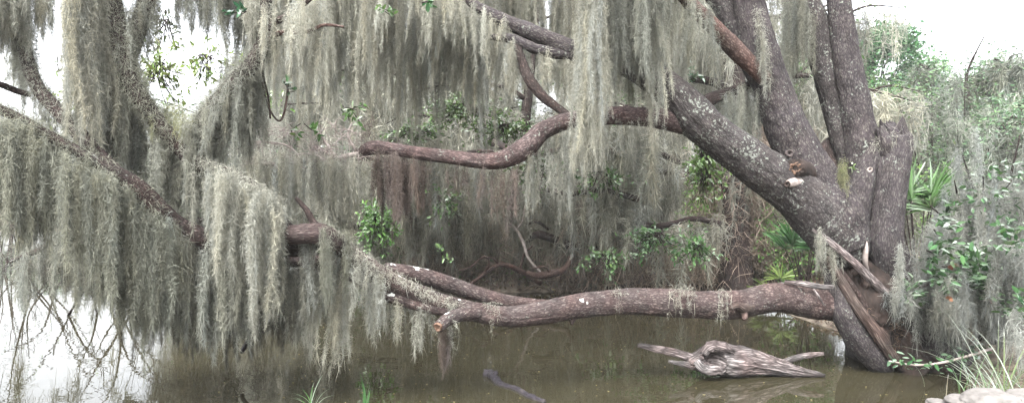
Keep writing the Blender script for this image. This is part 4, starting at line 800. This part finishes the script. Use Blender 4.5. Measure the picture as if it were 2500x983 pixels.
# shrubs and undergrowth on the far bank
def bush(label, X0, Y0, w, h, n, col, seed, sz=.07, name='shrub', group='leafy shrubs', stems=7, z0=None, mos=0, cat='shrub', dY=.6):
    r = np.random.default_rng(seed); z = float(gh(X0, Y0)) if z0 is None else z0
    t = thing(name, label, cat, (X0, Y0, z), group); base = np.array([X0, Y0, z]); bs = Buf(); bl = Buf(); bm = Buf()
    for k in range(stems):
        e = base+np.array([r.uniform(-.5, .5)*w, r.uniform(-.5, .5)*dY, h*r.uniform(.55, 1)])
        Kp = np.array([list(base+[r.normal(0, .08*w), 0, -.05])+[.025], list((base+e)/2+r.normal(0, .08, 3))+[.015], list(e)+[.004]])
        V, Fs, bk = tube(Kp, ds=.1, nr=5, lump=0, seed=k); bs.add(V, Fs, bark=bk)
        A = catmull(Kp, .05); m = n//stems; i = (len(A)*r.uniform(.25, 1, m)).astype(int).clip(0, len(A)-1)
        # leaves gather in clumps
        cc = A[i, :3]; ck = r.integers(0, 9, m); off = r.normal(0, .16*w*.5+.05, (9, 3)); cc = cc+off[ck]+r.normal(0, .07, (m, 3))
        cc[:, 2] = np.maximum(cc[:, 2], z+.05)
        leaves(bl, r, cc, np.full(m, sz), col)
        if mos:
            q = A[r.integers(len(A)//3, len(A), mos), :3]+r.normal(0, .1, (mos, 3)); strands(bm, r, q, r.uniform(.2, .9, mos), .07, 'H', 1, .007, .14, segs=2, curl=.5)
    bs.put('stems', M_DARKB, t); bl.put('leaves', M_LEAF, t)
    if bm.n: bm.put('moss', M_MOSS, t)
    return t
def Xp(x, d): return (x-1250)/F*d
for k, (lab, px, d, w, h, n, col, kw) in enumerate([
 ('small-leaved green bush at the water edge below the broken arch tip', 915, 13.3, .9, 2.0, 2400, (.08, .15, .05), {}),
 ('grey-green bush behind the sag of the arched limb', 1130, 15.2, 3.0, 4.6, 3600, (.09, .13, .07), dict(dY=1.2)),
 ('grey-green tall bush behind the crown of the arch', 1320, 15.6, 2.4, 4.8, 2800, (.08, .12, .06), dict(dY=1.2)),
 ('yellow-green bush glowing left of the vine-wrapped trunk', 1722, 13.3, .85, 2.6, 3000, (.22, .38, .10), {}),
 ('low green bush with moss wisps right of the waterside logs', 1620, 13.6, 1.6, 1.2, 1100, (.09, .15, .07), dict(mos=3)),
 ('low leafy bush in front of the vine-wrapped trunk', 1710, 13.4, 1.2, 1.3, 1000, (.08, .15, .07), dict(mos=4)),
 ('low tangled bush left of the pale waterside log', 1480, 13.5, 1.4, 1.2, 800, (.10, .13, .07), dict(mos=4)),
 ('green bush behind the foot of the leaning trunk', 1955, 12.0, 1.3, 1.5, 1700, (.09, .18, .05), {}),
 ('green bush in the gap under the leaning diagonal limb', 1850, 16.0, 2.4, 3.2, 2600, (.10, .19, .06), dict(dY=1.)),
 ('leafy bush between the great trunk and the mossy shrub', 2240, 11.0, 1.3, 2.1, 1900, (.20, .34, .10), {}),
 ('tall leafy bush behind the two upright trunks', 1990, 17, 2.4, 6.2, 4200, (.08, .16, .05), dict(dY=1.3, sz=.09)),
 ('pale mossy bush rising behind the shrub against the sky', 2330, 12.0, 2.3, 3.9, 3400, (.09, .14, .075), dict(mos=16, stems=9, dY=1.2)),
 ('pale mossy bush behind the grass at the far right', 2480, 12.5, 2.4, 3.9, 3400, (.09, .14, .075), dict(mos=16, stems=9, dY=1.2)),
 ('bushy greenery left far behind the arched limb tip', 770, 16.5, 2.4, 4.6, 2800, (.10, .16, .07), dict(dY=1.2)),
]):
    bush(lab, Xp(px, d), d, w, h, n, col, 700+k, **kw)

# flooded twiggy shrubs at left
for k, (px, d, h, w_, lab) in enumerate(((120, 13, 2.5, 2.4, 'bare twiggy shrub standing in the water near the left edge'), (290, 11, 1.7, 2.0, 'low bare twiggy shrub in the water below the deep moss mass'), (430, 15, 2.3, 2.2, 'taller bare twiggy shrub farther out in the water'), (10, 17, 3.0, 2.4, 'greenish twiggy shrub in the water at the left edge'))):
    r = np.random.default_rng(850+k); X0 = Xp(px, d); t = thing('twiggy_shrub', lab, 'shrub', (X0, d, -.05), 'flooded twiggy shrubs'); bs = Buf(); bl = Buf()
    for q in range(9):
        a = r.uniform(0, 6.283); e = np.array([X0+math.cos(a)*w_*.5*r.uniform(.4, 1.1), d+math.sin(a)*w_*.4, h*r.uniform(.4, 1)]); b0 = np.array([X0+r.normal(0, .25), d+r.normal(0, .2), -.05]); mid = (b0+e)/2+r.normal(0, .12, 3)
        V, Fs, bk = tube(np.array([list(b0)+[.02], list(mid)+[.014], list(e)+[.005]]), ds=.1, nr=5, lump=0); bs.add(V, Fs, bark=bk)
        for z in range(3):
            p0 = mid*(1-z*.3)+e*z*.3; V, Fs, bk = tube(np.array([list(p0)+[.008], list(p0+rv(r, 1)[0]*.2+[0, 0, .1])+[.006], list(p0+rv(r, 1)[0]*.35+[0, 0, .2])+[.003]]), ds=.1, nr=4, lump=0); bs.add(V, Fs, bark=bk)
        m = 26 if k == 3 else 6
        leaves(bl, r, e+r.normal(0, .15, (m, 3)), np.full(m, .07), (.14, .19, .07))
    bs.put('stems', M_DARKB, t); bl.put('leaves', M_LEAF, t)

# palmettos
def palmetto(label, px, py, d, nf, seed, col=(.07, .17, .05), s=.55):
    r = np.random.default_rng(seed); X0 = Xp(px, d); zc = P(px, py, d)[2]; z = float(gh(X0, d))
    t = thing('palmetto', label, 'palmetto', (X0, d, z), 'saw palmettos'); bs = Buf()
    for k in range(nf):
        a = r.uniform(0, 6.283); el = r.uniform(.1, 1.2); dd = np.array([math.cos(a)*math.cos(el), math.sin(a)*math.cos(el)*.6, math.sin(el)])
        h = np.array([X0, d, zc-.35])+dd*r.uniform(.25, .5)
        V, Fs, bk = tube(np.array([[X0, d, z, .012], list((np.array([X0, d, z])+h)/2+[0, 0, .1])+[.01], list(h)+[.007]]), ds=.1, nr=5, lump=0); bs.add(V, Fs, bark=bk)
        n = 26; b = Buf(); side = np.cross(dd, U); side /= np.linalg.norm(side); nn = np.cross(side, dd)
        f = np.linspace(-1.75, 1.75, n)[:, None]; dirs = dd*np.cos(f)+side*np.sin(f)+nn*.15+r.normal(0, .05, (n, 3))
        strips(b, np.repeat(h[None], n, 0), dirs, s*r.uniform(.8, 1.1, n), np.full(n, .03), .06, r, np.array(col)*r.uniform(.6, 1.4, (n, 1)), grav=.12)
        b.put('frond', M_LEAF, t)
    bs.put('stalks', M_DARKB, t)
palmetto('bright green palmetto just right of the broken trunk', 2240, 470, 9.2, 11, 41, (.06, .12, .04), .6)
palmetto('palmetto fans behind the torn slab, left of the great trunk', 1965, 590, 10.5, 6, 42, (.06, .14, .05), .42)
palmetto('small palmetto with one yellow frond low behind the limb', 1905, 680, 11.5, 5, 43, (.12, .17, .05), .32)

# dry vine tangle round the dark trunk
def vines(label, px, d, w, ztop, n, seed, tint=(.25, .205, .17), pys=(400, 700)):
    r = np.random.default_rng(seed); b = Buf(); X0 = Xp(px, d)
    x = X0+r.normal(0, w*.42, n); z = r.uniform(.15, 1, n)**.8*ztop
    c = np.stack([x, d+r.normal(0, .45, n), z*(1-.12*np.abs(x-X0)/w)], 1)
    col = np.array(tint)*r.uniform(.35, 1.6, (n, 1))
    strips(b, c, rv(r, n)*[1, 1, 1.0]-U*.5, r.uniform(.2, .7, n), r.uniform(.005, .012, n), .55, r, col)
    tag(b.put('vines', M_MOSS, org=(X0, d, 0)), label, 'vines', kind='stuff')
vines('dry brown vine tangle between the dark trunk and the great oak', 1850, 13.0, 1.3, 3.3, 17000, 61)
vines('brown vine tangle under the diagonal limb', 1770, 12.9, .5, 3.8, 900, 62, (.19, .155, .13))
vines('reddish dead brush over the dark hollow on the shore', 1460, 13.4, 1.1, 1.9, 5000, 63, (.32, .26, .225))
vines('dead brush and roots along the shore', 1620, 13.2, 1.6, 1.0, 6000, 64, (.32, .26, .21))
vines('dim dead brush along the left part of the far shore', 1130, 13.9, 2.6, 1.5, 6000, 65, (.24, .205, .17))
vines('dry twiggy brush right behind the broken trunk', 2250, 9.6, .5, 1.0, 2600, 66, (.26, .21, .16))

# dead branches and logs along the far shore
def deadwood(name, label, rows, m=M_PALE, cat='dead branch', group='dead wood on the far shore', part='branch'):
    t = thing(name, label, cat, P(*rows[0][0][:3]), group)
    for k, pts in enumerate(rows):
        V, Fs, bk = tube(K(pts), ds=.05, nr=12, lump=.15, ridge=.008 if pts[0][3] > 12 else 0, seed=k)
        Buf().add(V, Fs, bark=bk).put(part if k == 0 else 'twig', m, t)
deadwood('dead_branch', 'forked bare branch curving over the water left of the fallen log', [
 [(1140, 700, 12.2, 8), (1180, 670, 12.3, 10), (1220, 645, 12.4, 12), (1270, 660, 12.6, 14), (1320, 690, 12.8, 16)],
 [(1180, 670, 12.3, 6), (1195, 640, 12.2, 5), (1180, 625, 12.1, 4), (1150, 650, 12.0, 3), (1120, 660, 12, 3)],
 [(1220, 645, 12.4, 6), (1200, 628, 12.3, 5), (1170, 630, 12.3, 3)],
 [(1270, 660, 12.6, 6), (1280, 620, 12.5, 5), (1300, 600, 12.5, 3)]], m=M_RED)
deadwood('dead_branch', 'pale straight dead branch leaning across the dim shore', [
 [(1230, 535, 12.4, 6), (1260, 560, 12.4, 8), (1278, 595, 12.4, 8), (1290, 630, 12.4, 7), (1320, 665, 12.4, 7)],
 [(1260, 560, 12.4, 5), (1275, 540, 12.4, 4), (1282, 500, 12.4, 3)]])
deadwood('fallen_branch', 'short thick fallen branch low over the water below the arch', [
 [(1285, 663, 12.2, 12), (1310, 672, 12.2, 16), (1345, 668, 12.2, 18), (1380, 655, 12.3, 16), (1400, 620, 12.4, 12)],
 [(1345, 668, 12.2, 7), (1330, 650, 12.1, 5), (1300, 655, 12.1, 4)]], m=M_RED)
deadwood('low_branch', 'arched dark branch above the fallen branch', [
 [(1285, 590, 12.6, 12), (1310, 573, 12.6, 18), (1345, 580, 12.6, 20), (1400, 600, 12.7, 22), (1480, 600, 13, 24)],
 [(1340, 560, 12.6, 6), (1310, 540, 12.6, 7), (1285, 548, 12.6, 5)]], m=M_DARKB)
deadwood('fallen_log', 'weathered grey log lying on the shore behind the low limb', [
 [(1545, 690, 12.9, 26), (1575, 675, 12.8, 38), (1610, 672, 12.8, 36), (1660, 678, 12.8, 24)]], m=M_DRIFT, cat='log', part='body')
deadwood('fallen_log', 'long dark log at the waterline right of the grey log', [
 [(1480, 702, 12.9, 10), (1580, 700, 12.8, 18), (1680, 700, 12.8, 20), (1780, 705, 12.8, 16)]], m=M_DARKB, cat='log', part='body')
deadwood('cavity_shade', 'black mass standing in for a dark cavity above the shore right of centre', [  # solid near-black tubes stand in for the shade of a cavity
 [(1490, 590, 13.6, 50), (1500, 540, 13.6, 62), (1505, 505, 13.6, 50), (1490, 470, 13.6, 20)],
 [(1510, 530, 13.5, 30), (1540, 560, 13.4, 22), (1550, 620, 13.4, 14)]], m=M_WET, cat='root')
deadwood('dead_tree', 'leaning dark dead trunk draped in brown moss on the shore', [
 [(1605, 700, 12.9, 40), (1600, 620, 12.9, 34), (1612, 560, 12.9, 24), (1622, 490, 12.9, 18)],
 [(1600, 620, 12.9, 14), (1570, 560, 12.8, 10), (1560, 520, 12.8, 6)]], m=M_DARKB, cat='dead trunk', part='trunk')

# ------------------------------------------------------------------ right side
# mossy shrub hanging over the water
SH = P(2420, 700, 7.6); SH[2] = float(gh(SH[0], SH[1]))
sh = thing('mossy_shrub', 'moss-smothered leafy shrub leaning over the water right of the great trunk', 'shrub', SH)
r = np.random.default_rng(81); bs = Buf(); bl = Buf()
tips = [(2262, 610, 6.5), (2280, 560, 6.6), (2330, 440, 6.9), (2400, 430, 6.9), (2470, 440, 7.0), (2520, 480, 6.8), (2300, 650, 6.3), (2360, 620, 6.2), (2440, 600, 6.1), (2500, 660, 6.0), (2245, 700, 6.6), (2270, 500, 7.0), (2420, 740, 5.9), (2490, 330, 7.6), (2350, 380, 7.4)]
mossy = Buf()
for k, (x, y, d) in enumerate(tips):
    e = P(x, y, d); b0 = SH+np.array([r.uniform(-.3, .3), r.uniform(-.2, .2), -.05]); mid = (b0+e)/2+np.array([0, .1, .35])
    Kp = np.array([list(b0)+[.03], list(mid)+[.02], list(e)+[.006]])
    V, Fs, bk = tube(Kp, ds=.06, nr=7, lump=.1, seed=k); bs.add(V, Fs, bark=bk)
    A = catmull(Kp, .04); i = r.integers(len(A)//2, len(A), 15); tp = A[i, :3]+r.normal(0, .13, (15, 3))
    yb = 830 if y > 500 else 700
    L = np.minimum(np.maximum((yb-y)/F*d, .35), 1.3)*r.uniform(.35, 1, 15); L = np.minimum(L, tp[:, 2]-.18).clip(.12)
    strands(mossy, r, tp, L, .085*r.uniform(.5, 1.3, 15), (.225, .235, .215), 1.0, .0034, .075, var=.2)
    for q in range(5):
        c0 = A[int(len(A)*r.uniform(.6, 1))-1, :3]+np.array([r.normal(0, .14), -.12+r.normal(0, .08), r.normal(0, .12)])
        m = 36 if x < 2460 and y > 540 else 12
        leaves(bl, r, c0+r.normal(0, .055, (m, 3)), np.full(m, .075), (.05, .10, .042), near=True)
bs.put('stems', M_DARKB, sh); mossy.put('moss', M_MOSS, sh); bl.put('leaves', M_LEAF, sh)

# dark orange dead leaves caught in the shrub
for lab, x, y in (('curled orange dead leaf caught high in the mossy shrub', 2327, 650), ('rusty dead leaf caught lower in the mossy shrub', 2320, 726)):
    b = Buf(); leaves(b, r, P(x, y, 6.0)+r.normal(0, .008, (4, 3)), np.full(4, .05), (.20, .095, .06), near=True, asp=.8)
    tag(b.put('dead_leaf', M_LEAF, org=P(x, y, 6.0)), lab, 'leaf')

# trailing leafy twig over the water
tr = thing('trailing_twig', 'leafy green twig trailing low over the water at the foot of the oak', 'twig', P(2340, 880, 6.35))
Kp = K([(2420, 850, 6.5, 8), (2350, 872, 6.4, 7), (2290, 886, 6.35, 6), (2230, 890, 6.3, 5), (2170, 880, 6.3, 3)])
V, Fs, bk = tube(Kp, ds=.04, nr=6, lump=0); Buf().add(V, Fs, bark=bk).put('stem', M_PALE, tr)
b = Buf(); A = catmull(Kp, .03); i = r.integers(0, len(A), 95)
leaves(b, r, A[i, :3]+r.normal(0, .03, (95, 3)), np.full(95, .062), (.05, .115, .05), near=True); b.put('leaves', M_LEAF, tr)

# moss-laden and leafy trees beyond, right
for k, (lab, px, d, H, kw) in enumerate([
 ('pale moss-laden tree behind the shrub, its top bare against the sky', 2370, 14.0, 5.4, dict(tint='H', spread=1.7, nl=14, zlow=.8, leaf=1.6, rt=.11, Lmax=1.1, moss=2.0)),
 ('hazy moss-laden tree at the right edge', 2520, 15.0, 5.2, dict(tint='H', spread=1.8, nl=14, zlow=.7, leaf=1.8, rt=.11, Lmax=1.2, moss=2.0)),
 ('moss-laden small tree just right of the broken trunk', 2265, 13.5, 4.3, dict(tint='H', spread=1.2, nl=12, zlow=.9, leaf=1.6, rt=.09, Lmax=1.1, moss=2.0)),
 ('small mossy tree low at the right edge above the shrub', 2470, 10.5, 3.3, dict(tint='H', spread=1.5, nl=9, zlow=.7, leaf=1.6, rt=.08, Lmax=.9)),
]):
    bg_tree('mossy_tree', lab, Xp(px, d), d, H/.85, 900+k, group='moss-laden trees on the right bank', lcol=(.10, .16, .09), **kw)

def leafy_tree(label, px, d, H, w, seed, n=3500, col=(.09, .2, .06), sz=.12, group=None, low=.3, name='broadleaf_tree'):
    r = np.random.default_rng(seed); X0 = Xp(px, d); z = float(gh(X0, d))
    t = thing(name, label, 'tree', (X0, d, z), group); base = np.array([X0, d, z])
    V, Fs, bk = tube(np.array([list(base)+[.16], list(base+[.1, 0, H*.4])+[.12], list(base+[0, 0, H*.85])+[.05]]), ds=.3, nr=10, lump=.1); Buf().add(V, Fs, bark=bk).put('trunk', M_DARKB, t)
    bb = Buf(); bl = Buf(); m = 26; pc = []
    for k in range(m):
        a = r.uniform(0, 6.283); el = r.uniform(-.2, 1.5); rad = r.uniform(.55, 1)
        e = base+np.array([math.cos(a)*math.cos(el)*w*.5*rad, math.sin(a)*math.cos(el)*w*.5*rad, H*low+(H*(1-low))*(.45+.5*math.sin(el)*rad)])
        s0 = base+[0, 0, H*r.uniform(low, .75)]
        V, Fs, bk = tube(np.array([list(s0)+[.05], list((s0+e)/2+r.normal(0, .1, 3))+[.03], list(e)+[.008]]), ds=.4, nr=5, lump=0); bb.add(V, Fs, bark=bk)
        for q in range(3):
            c = e+r.normal(0, w*.07, 3); k2 = n//(m*3)
            leaves(bl, r, c+r.normal(0, w*.055, (k2, 3))*[1, 1, .8], np.full(k2, sz), col, asp=.5)
    bb.put('branches', M_DARKB, t); bl.put('crown', M_LEAF, t)
leafy_tree('round dark green tree against the sky right of the upright trunks', 2128, 30, 9.2, 5.0, 51, 13000, (.05, .125, .05), .19, low=.35)
leafy_tree('pale green tree top against the sky behind the mossy trees', 2270, 34, 7.9, 5.2, 52, 6500, (.16, .26, .13), .17)
leafy_tree('light green tree crown at the far right skyline', 2440, 36, 7.6, 6, 53, 6500, (.15, .24, .13), .18)
leafy_tree('green tree filling the gap behind the two upright trunks', 1990, 24, 7.3, 3.6, 54, 6000, (.06, .15, .05), .13)
leafy_tree('green tree between the broken trunk and the mossy trees', 2190, 22, 5.0, 3.6, 55, 6000, (.09, .15, .065), .13)

# distant bank trees at left
GL = 'low trees along the distant left bank'
names = ['leftmost', 'second', 'third', 'fourth', 'fifth', 'sixth', 'seventh', 'eighth', 'ninth', 'tenth', 'eleventh', 'twelfth', 'thirteenth', 'fourteenth']
for k in range(14):
    r = np.random.default_rng(300+k)
    X0 = -47+k*3.25+r.uniform(-.6, .6); d = float(np.interp(X0, [-40, -30, -13, -7, -4], [49, 47, 37.5, 27, 22]))+1.5+max(0, -X0-40)*.05
    leafy_tree('pale green low tree on the distant left bank, %s from the left' % names[k], 1250+X0/d*F, d, r.uniform(3.2, 4.8), 4.6, 310+k, 3200, (.09, .14, .07), .22, GL, low=.02)

# ------------------------------------------------------------------ driftwood
dw = thing('driftwood_log', 'weathered grey driftwood log with a hollow knotty end floating below the low limb', 'log', P(1800, 905, 6.9))
limb('dw0', [(1680, 885, 6.8, 22), (1705, 880, 6.85, 46), (1745, 874, 6.9, 72), (1790, 878, 6.9, 74), (1850, 888, 6.9, 58), (1920, 900, 6.9, 36), (1975, 911, 6.88, 18), (2012, 918, 6.86, 6)], m=M_DRIFT, name='body', ridge=.030, kr=(22, 2.6), lump=.2, root=dw, ds=.012, nr=200, seed=4.2, jag=.02, dent=[(1742, 872, 6.8, .10, .20), (1718, 884, 6.8, .05, .10)])
limb('dw1', [(1720, 878, 6.85, 24), (1680, 868, 6.82, 22), (1640, 858, 6.8, 20), (1595, 850, 6.78, 15), (1556, 842, 6.76, 8)], m=M_DRIFT, name='spur', ridge=.012, kr=(40, 3), root=dw, flat=.5, lump=.25)
limb('dw2', [(1900, 888, 6.95, 10), (1925, 878, 6.95, 12), (1965, 868, 6.95, 13), (2011, 862, 6.95, 7)], m=M_DRIFT, name='spur', ridge=.006, kr=(40, 3), root=dw, flat=.5, lump=.2)
limb('dw3', [(1710, 895, 6.8, 18), (1670, 888, 6.78, 12), (1632, 882, 6.77, 6)], m=M_DRIFT, name='spur', ridge=.006, root=dw, flat=.5, lump=.2)
limb('dw5', [(1716, 862, 6.78, 14), (1735, 845, 6.76, 22), (1762, 846, 6.76, 22), (1790, 858, 6.8, 14)], m=M_DRIFT, name='knotty_rim', ridge=.03, lump=.45, root=dw, ds=.01, kr=(24, 14))
limb('dw6', [(1700, 880, 6.74, 14), (1716, 898, 6.7, 20), (1742, 905, 6.68, 18), (1770, 900, 6.7, 12)], m=M_DRIFT, name='knotty_rim', ridge=.03, lump=.45, root=dw, ds=.01, kr=(24, 14))

sk = thing('sunken_branch', 'black wet branch barely breaking the water surface near the bottom edge', 'branch', P(1250, 940, 6.5))
limb('sk', [(1180, 914, 6.93, 18), (1200, 918, 6.9, 24), (1222, 938, 6.6, 16), (1262, 950, 6.4, 13), (1290, 966, 6.19, 14), (1330, 981, 5.99, 8)], m=M_WET, name='body', ridge=.02, root=sk, lump=.25)
limb('sk2', [(1205, 918, 6.85, 14), (1212, 908, 6.8, 10)], m=M_WET, name='stub', ridge=.004, root=sk, lump=.2)

# ------------------------------------------------------------------ near bank: rocks, litter, grass
def rock(label, px, py, d, sx, sy, sz, seed):
    import bmesh
    bm = bmesh.new(); bmesh.ops.create_icosphere(bm, subdivisions=5, radius=1)
    V = np.array([v.co[:] for v in bm.verts]); Fc = np.array([[v.index for v in f.verts] for f in bm.faces]); bm.free()
    n = fbm(V*1.3+seed, 4); V = V*(.72+.6*n)[:, None]
    V = np.sign(V)*np.abs(V)**.7; V -= .10*np.abs(2*vnoise(V*2.2+seed)-1)[:, None]*V; V += (fbm(V*7+seed, 3)-.5)[:, None]*.09
    c = P(px, py, d); o = Buf().add(V*np.array([sx, sy, sz])+c, Fc).put('rock', M_ROCK, org=c)
    tag(o, label, 'rock', 'pale limestone rocks on the near bank')
rock('small pale limestone rock at the left end of the rocks', 2295, 990, 5.0, .09, .09, .05, 1)
rock('flat pale rock in the bottom corner, second from the left', 2350, 996, 4.85, .13, .12, .09, 5)
rock('largest pale limestone rock in the bottom right corner', 2420, 990, 4.75, .20, .16, .11, 9)
rock('pale rock cut off by the right edge of the photo', 2510, 988, 4.8, .15, .15, .10, 13)

def tuft(label, px, d, n, seed, hmin, hmax, col, spread=.06, wid=.006, name='grass_tuft', lean=(0, 0), z=None, group='grass tufts', arch=.35):
    r = np.random.default_rng(seed); X0 = Xp(px, d); z0 = float(gh(X0, d)) if z is None else z; b = Buf()
    for k in range(n):
        h = r.uniform(hmin, hmax); a = r.uniform(0, 6.283); p = np.array([X0+r.normal(0, spread), d+r.normal(0, spread), z0-.03])
        dr = np.array([math.cos(a)*.8+lean[0], math.sin(a)*.6+lean[1], 0]); m = 9; t = np.linspace(0, 1, m)[:, None]
        ar = arch*r.uniform(.3, 1.6)
        pts = p+dr*(t**1.8)*h*ar+U*h*(t-.32*ar*t**3); s = np.cross(dr+[0, .001, 0], U); s /= np.linalg.norm(s)+1e-9
        s = s*.7+np.array([.7, 0, 0]); wd = wid*(1-t**2*.95)*r.uniform(.7, 1.3)
        V = np.stack([pts+s*wd, pts-s*wd], 1).reshape(-1, 3); q = np.arange(m-1)[:, None]*2+np.array([0, 1, 3, 2])
        b.add(V, q, np.array(col)*r.uniform(.6, 1.4))
    return tag(b.put(name, M_GRASS, org=(X0, d, z0)), label, 'grass', group)
tuft('arching green grass clump at the bottom edge left of the green reed', 765, 5.72, 11, 1, .2, .42, (.06, .13, .04), .03, .006, arch=.9, z=0)
tuft('upright green reed at the bottom edge', 893, 5.75, 8, 2, .2, .42, (.05, .13, .04), .012, .009, arch=.16, z=0)
tuft('pair of thin dry grass blades at the bottom edge beside the green reed', 846, 5.7, 3, 3, .08, .14, (.16, .13, .06), .02, .004, z=0)
tuft('tall yellow-green grass fountain at the right edge', 2465, 5.0, 46, 4, .4, 1.1, (.085, .12, .045), .05, .0045, arch=.8)
tuft('straw-coloured grass clump between the shrub and the rocks', 2390, 5.3, 60, 5, .2, .55, (.11, .10, .065), .10, .0035, arch=1.3)
tuft('short green tuft left of the rocks', 2205, 4.7, 14, 6, .08, .16, (.13, .24, .09), .04, .004, z=.02)
tuft('pale grass clump at the corner behind the largest rock', 2450, 4.95, 60, 7, .15, .5, (.14, .13, .08), .12, .0035, arch=1.3)
tuft('green grass clump under the mossy shrub', 2430, 6.0, 60, 8, .25, .6, (.08, .14, .06), .18, .004, arch=.9)
r = np.random.default_rng(12); b = Buf(); n = 5000
x = r.uniform(3.3, 6.0, n); y = r.uniform(4.4, 6.8, n); k = pond_sd(x, y) > .08; x, y = x[k], y[k]; z = gh(x, y); m = len(x)
strips(b, np.stack([x, y, z+.015], 1), rv(r, m)*[1, 1, .15], r.uniform(.05, .22, m), r.uniform(.003, .007, m), .25, r, np.array([.19, .16, .12])*r.uniform(.4, 1.4, (m, 1)), grav=.02)
tag(b.put('leaf_litter', M_MOSS, org=(4.2, 5.5, .1)), 'straw and dead grass littering the near bank around the rocks', 'litter', kind='stuff')
# litter and low plants on the far bank
b = Buf(); n = 26000; x = r.uniform(-5, 9, n); y = r.uniform(12.6, 19, n); k = pond_sd(x, y) > .02; x, y = x[k], y[k]; z = gh(x, y); m = len(x)
leaves(b, r, np.stack([x, y, z+.03], 1), np.full(m, .09), (.20, .165, .13), var=.5)
x = r.uniform(4.5, 10, 9000); y = r.uniform(7.4, 13, 9000); z = gh(x, y); leaves(b, r, np.stack([x, y, z+.02], 1), np.full(9000, .07), (.17, .12, .085), var=.5)
tag(b.put('leaf_litter', M_LEAF, org=(0, 14, .3)), 'brown leaf litter covering the far bank under the oaks', 'litter', kind='stuff')
b = Buf(); n = 30000; x = r.uniform(-6, 12, n); y = r.uniform(13.4, 22, n); k = (pond_sd(x, y) > .2) & (vnoise(np.stack([x*.8, y*.8, x*0], -1)) > .45); x, y = x[k], y[k]; z = gh(x, y)+r.random(len(x))**2*.8; m = len(x)
leaves(b, r, np.stack([x, y, z], 1), np.full(m, .09), (.08, .14, .05), var=.4)
tag(b.put('undergrowth', M_LEAF, org=(2, 15, .3)), 'low green undergrowth scattered between the far bank oaks', 'undergrowth', kind='stuff')
# floating specks
b = Buf(); n = 700; x = r.uniform(-3, 4, n); y = r.uniform(4.5, 12, n); k = pond_sd(x, y) < -.1; x, y = x[k], y[k]; m = len(x)
V, d = np.stack([x, y, x*0+.006], 1), rv(r, m)*[1, 1, 0]; s = np.cross(d/np.linalg.norm(d, axis=1)[:, None], U); d /= np.linalg.norm(d, axis=1)[:, None]; L = r.uniform(.010, .034, m)[:, None]
b.add(np.stack([V, V+d*L*.5+s*L*.25, V+d*L, V+d*L*.5-s*L*.25], 1).reshape(-1, 3), np.arange(m)[:, None]*4+np.arange(4), np.repeat(np.array([.34, .30, .16])*r.uniform(.4, 1.4, (m, 1)), 4, axis=0))
tag(b.put('floating_specks', M_MOSS, org=(0, 8, 0)), 'tiny leaf bits floating scattered on the brown pond water', 'specks', kind='stuff')
#print('verts', sum(len(m.vertices) for m in bpy.data.meshes))


V = np.array([(x, y, z) for x in (-620, 620) for y in (-320, 920) for z in (-3.5, 28)], float)
Fq = np.array([(0, 1, 3, 2), (4, 6, 7, 5), (0, 4, 5, 1), (2, 3, 7, 6), (0, 2, 6, 4), (1, 5, 7, 3)])
mh = bpy.data.materials.new('haze'); mh.use_nodes = True; mh.node_tree.nodes.clear()
pv = mh.node_tree.nodes.new('ShaderNodeVolumePrincipled'); pv.inputs['Density'].default_value = .0009; pv.inputs['Color'].default_value = (.93, .96, .97, 1)
oh = mh.node_tree.nodes.new('ShaderNodeOutputMaterial'); mh.node_tree.links.new(pv.outputs[0], oh.inputs['Volume'])
tag(link('haze', mesh('haze', V, Fq, mh, smooth=False)), kind='stuff')
sc.cycles.volume_bounces = 1
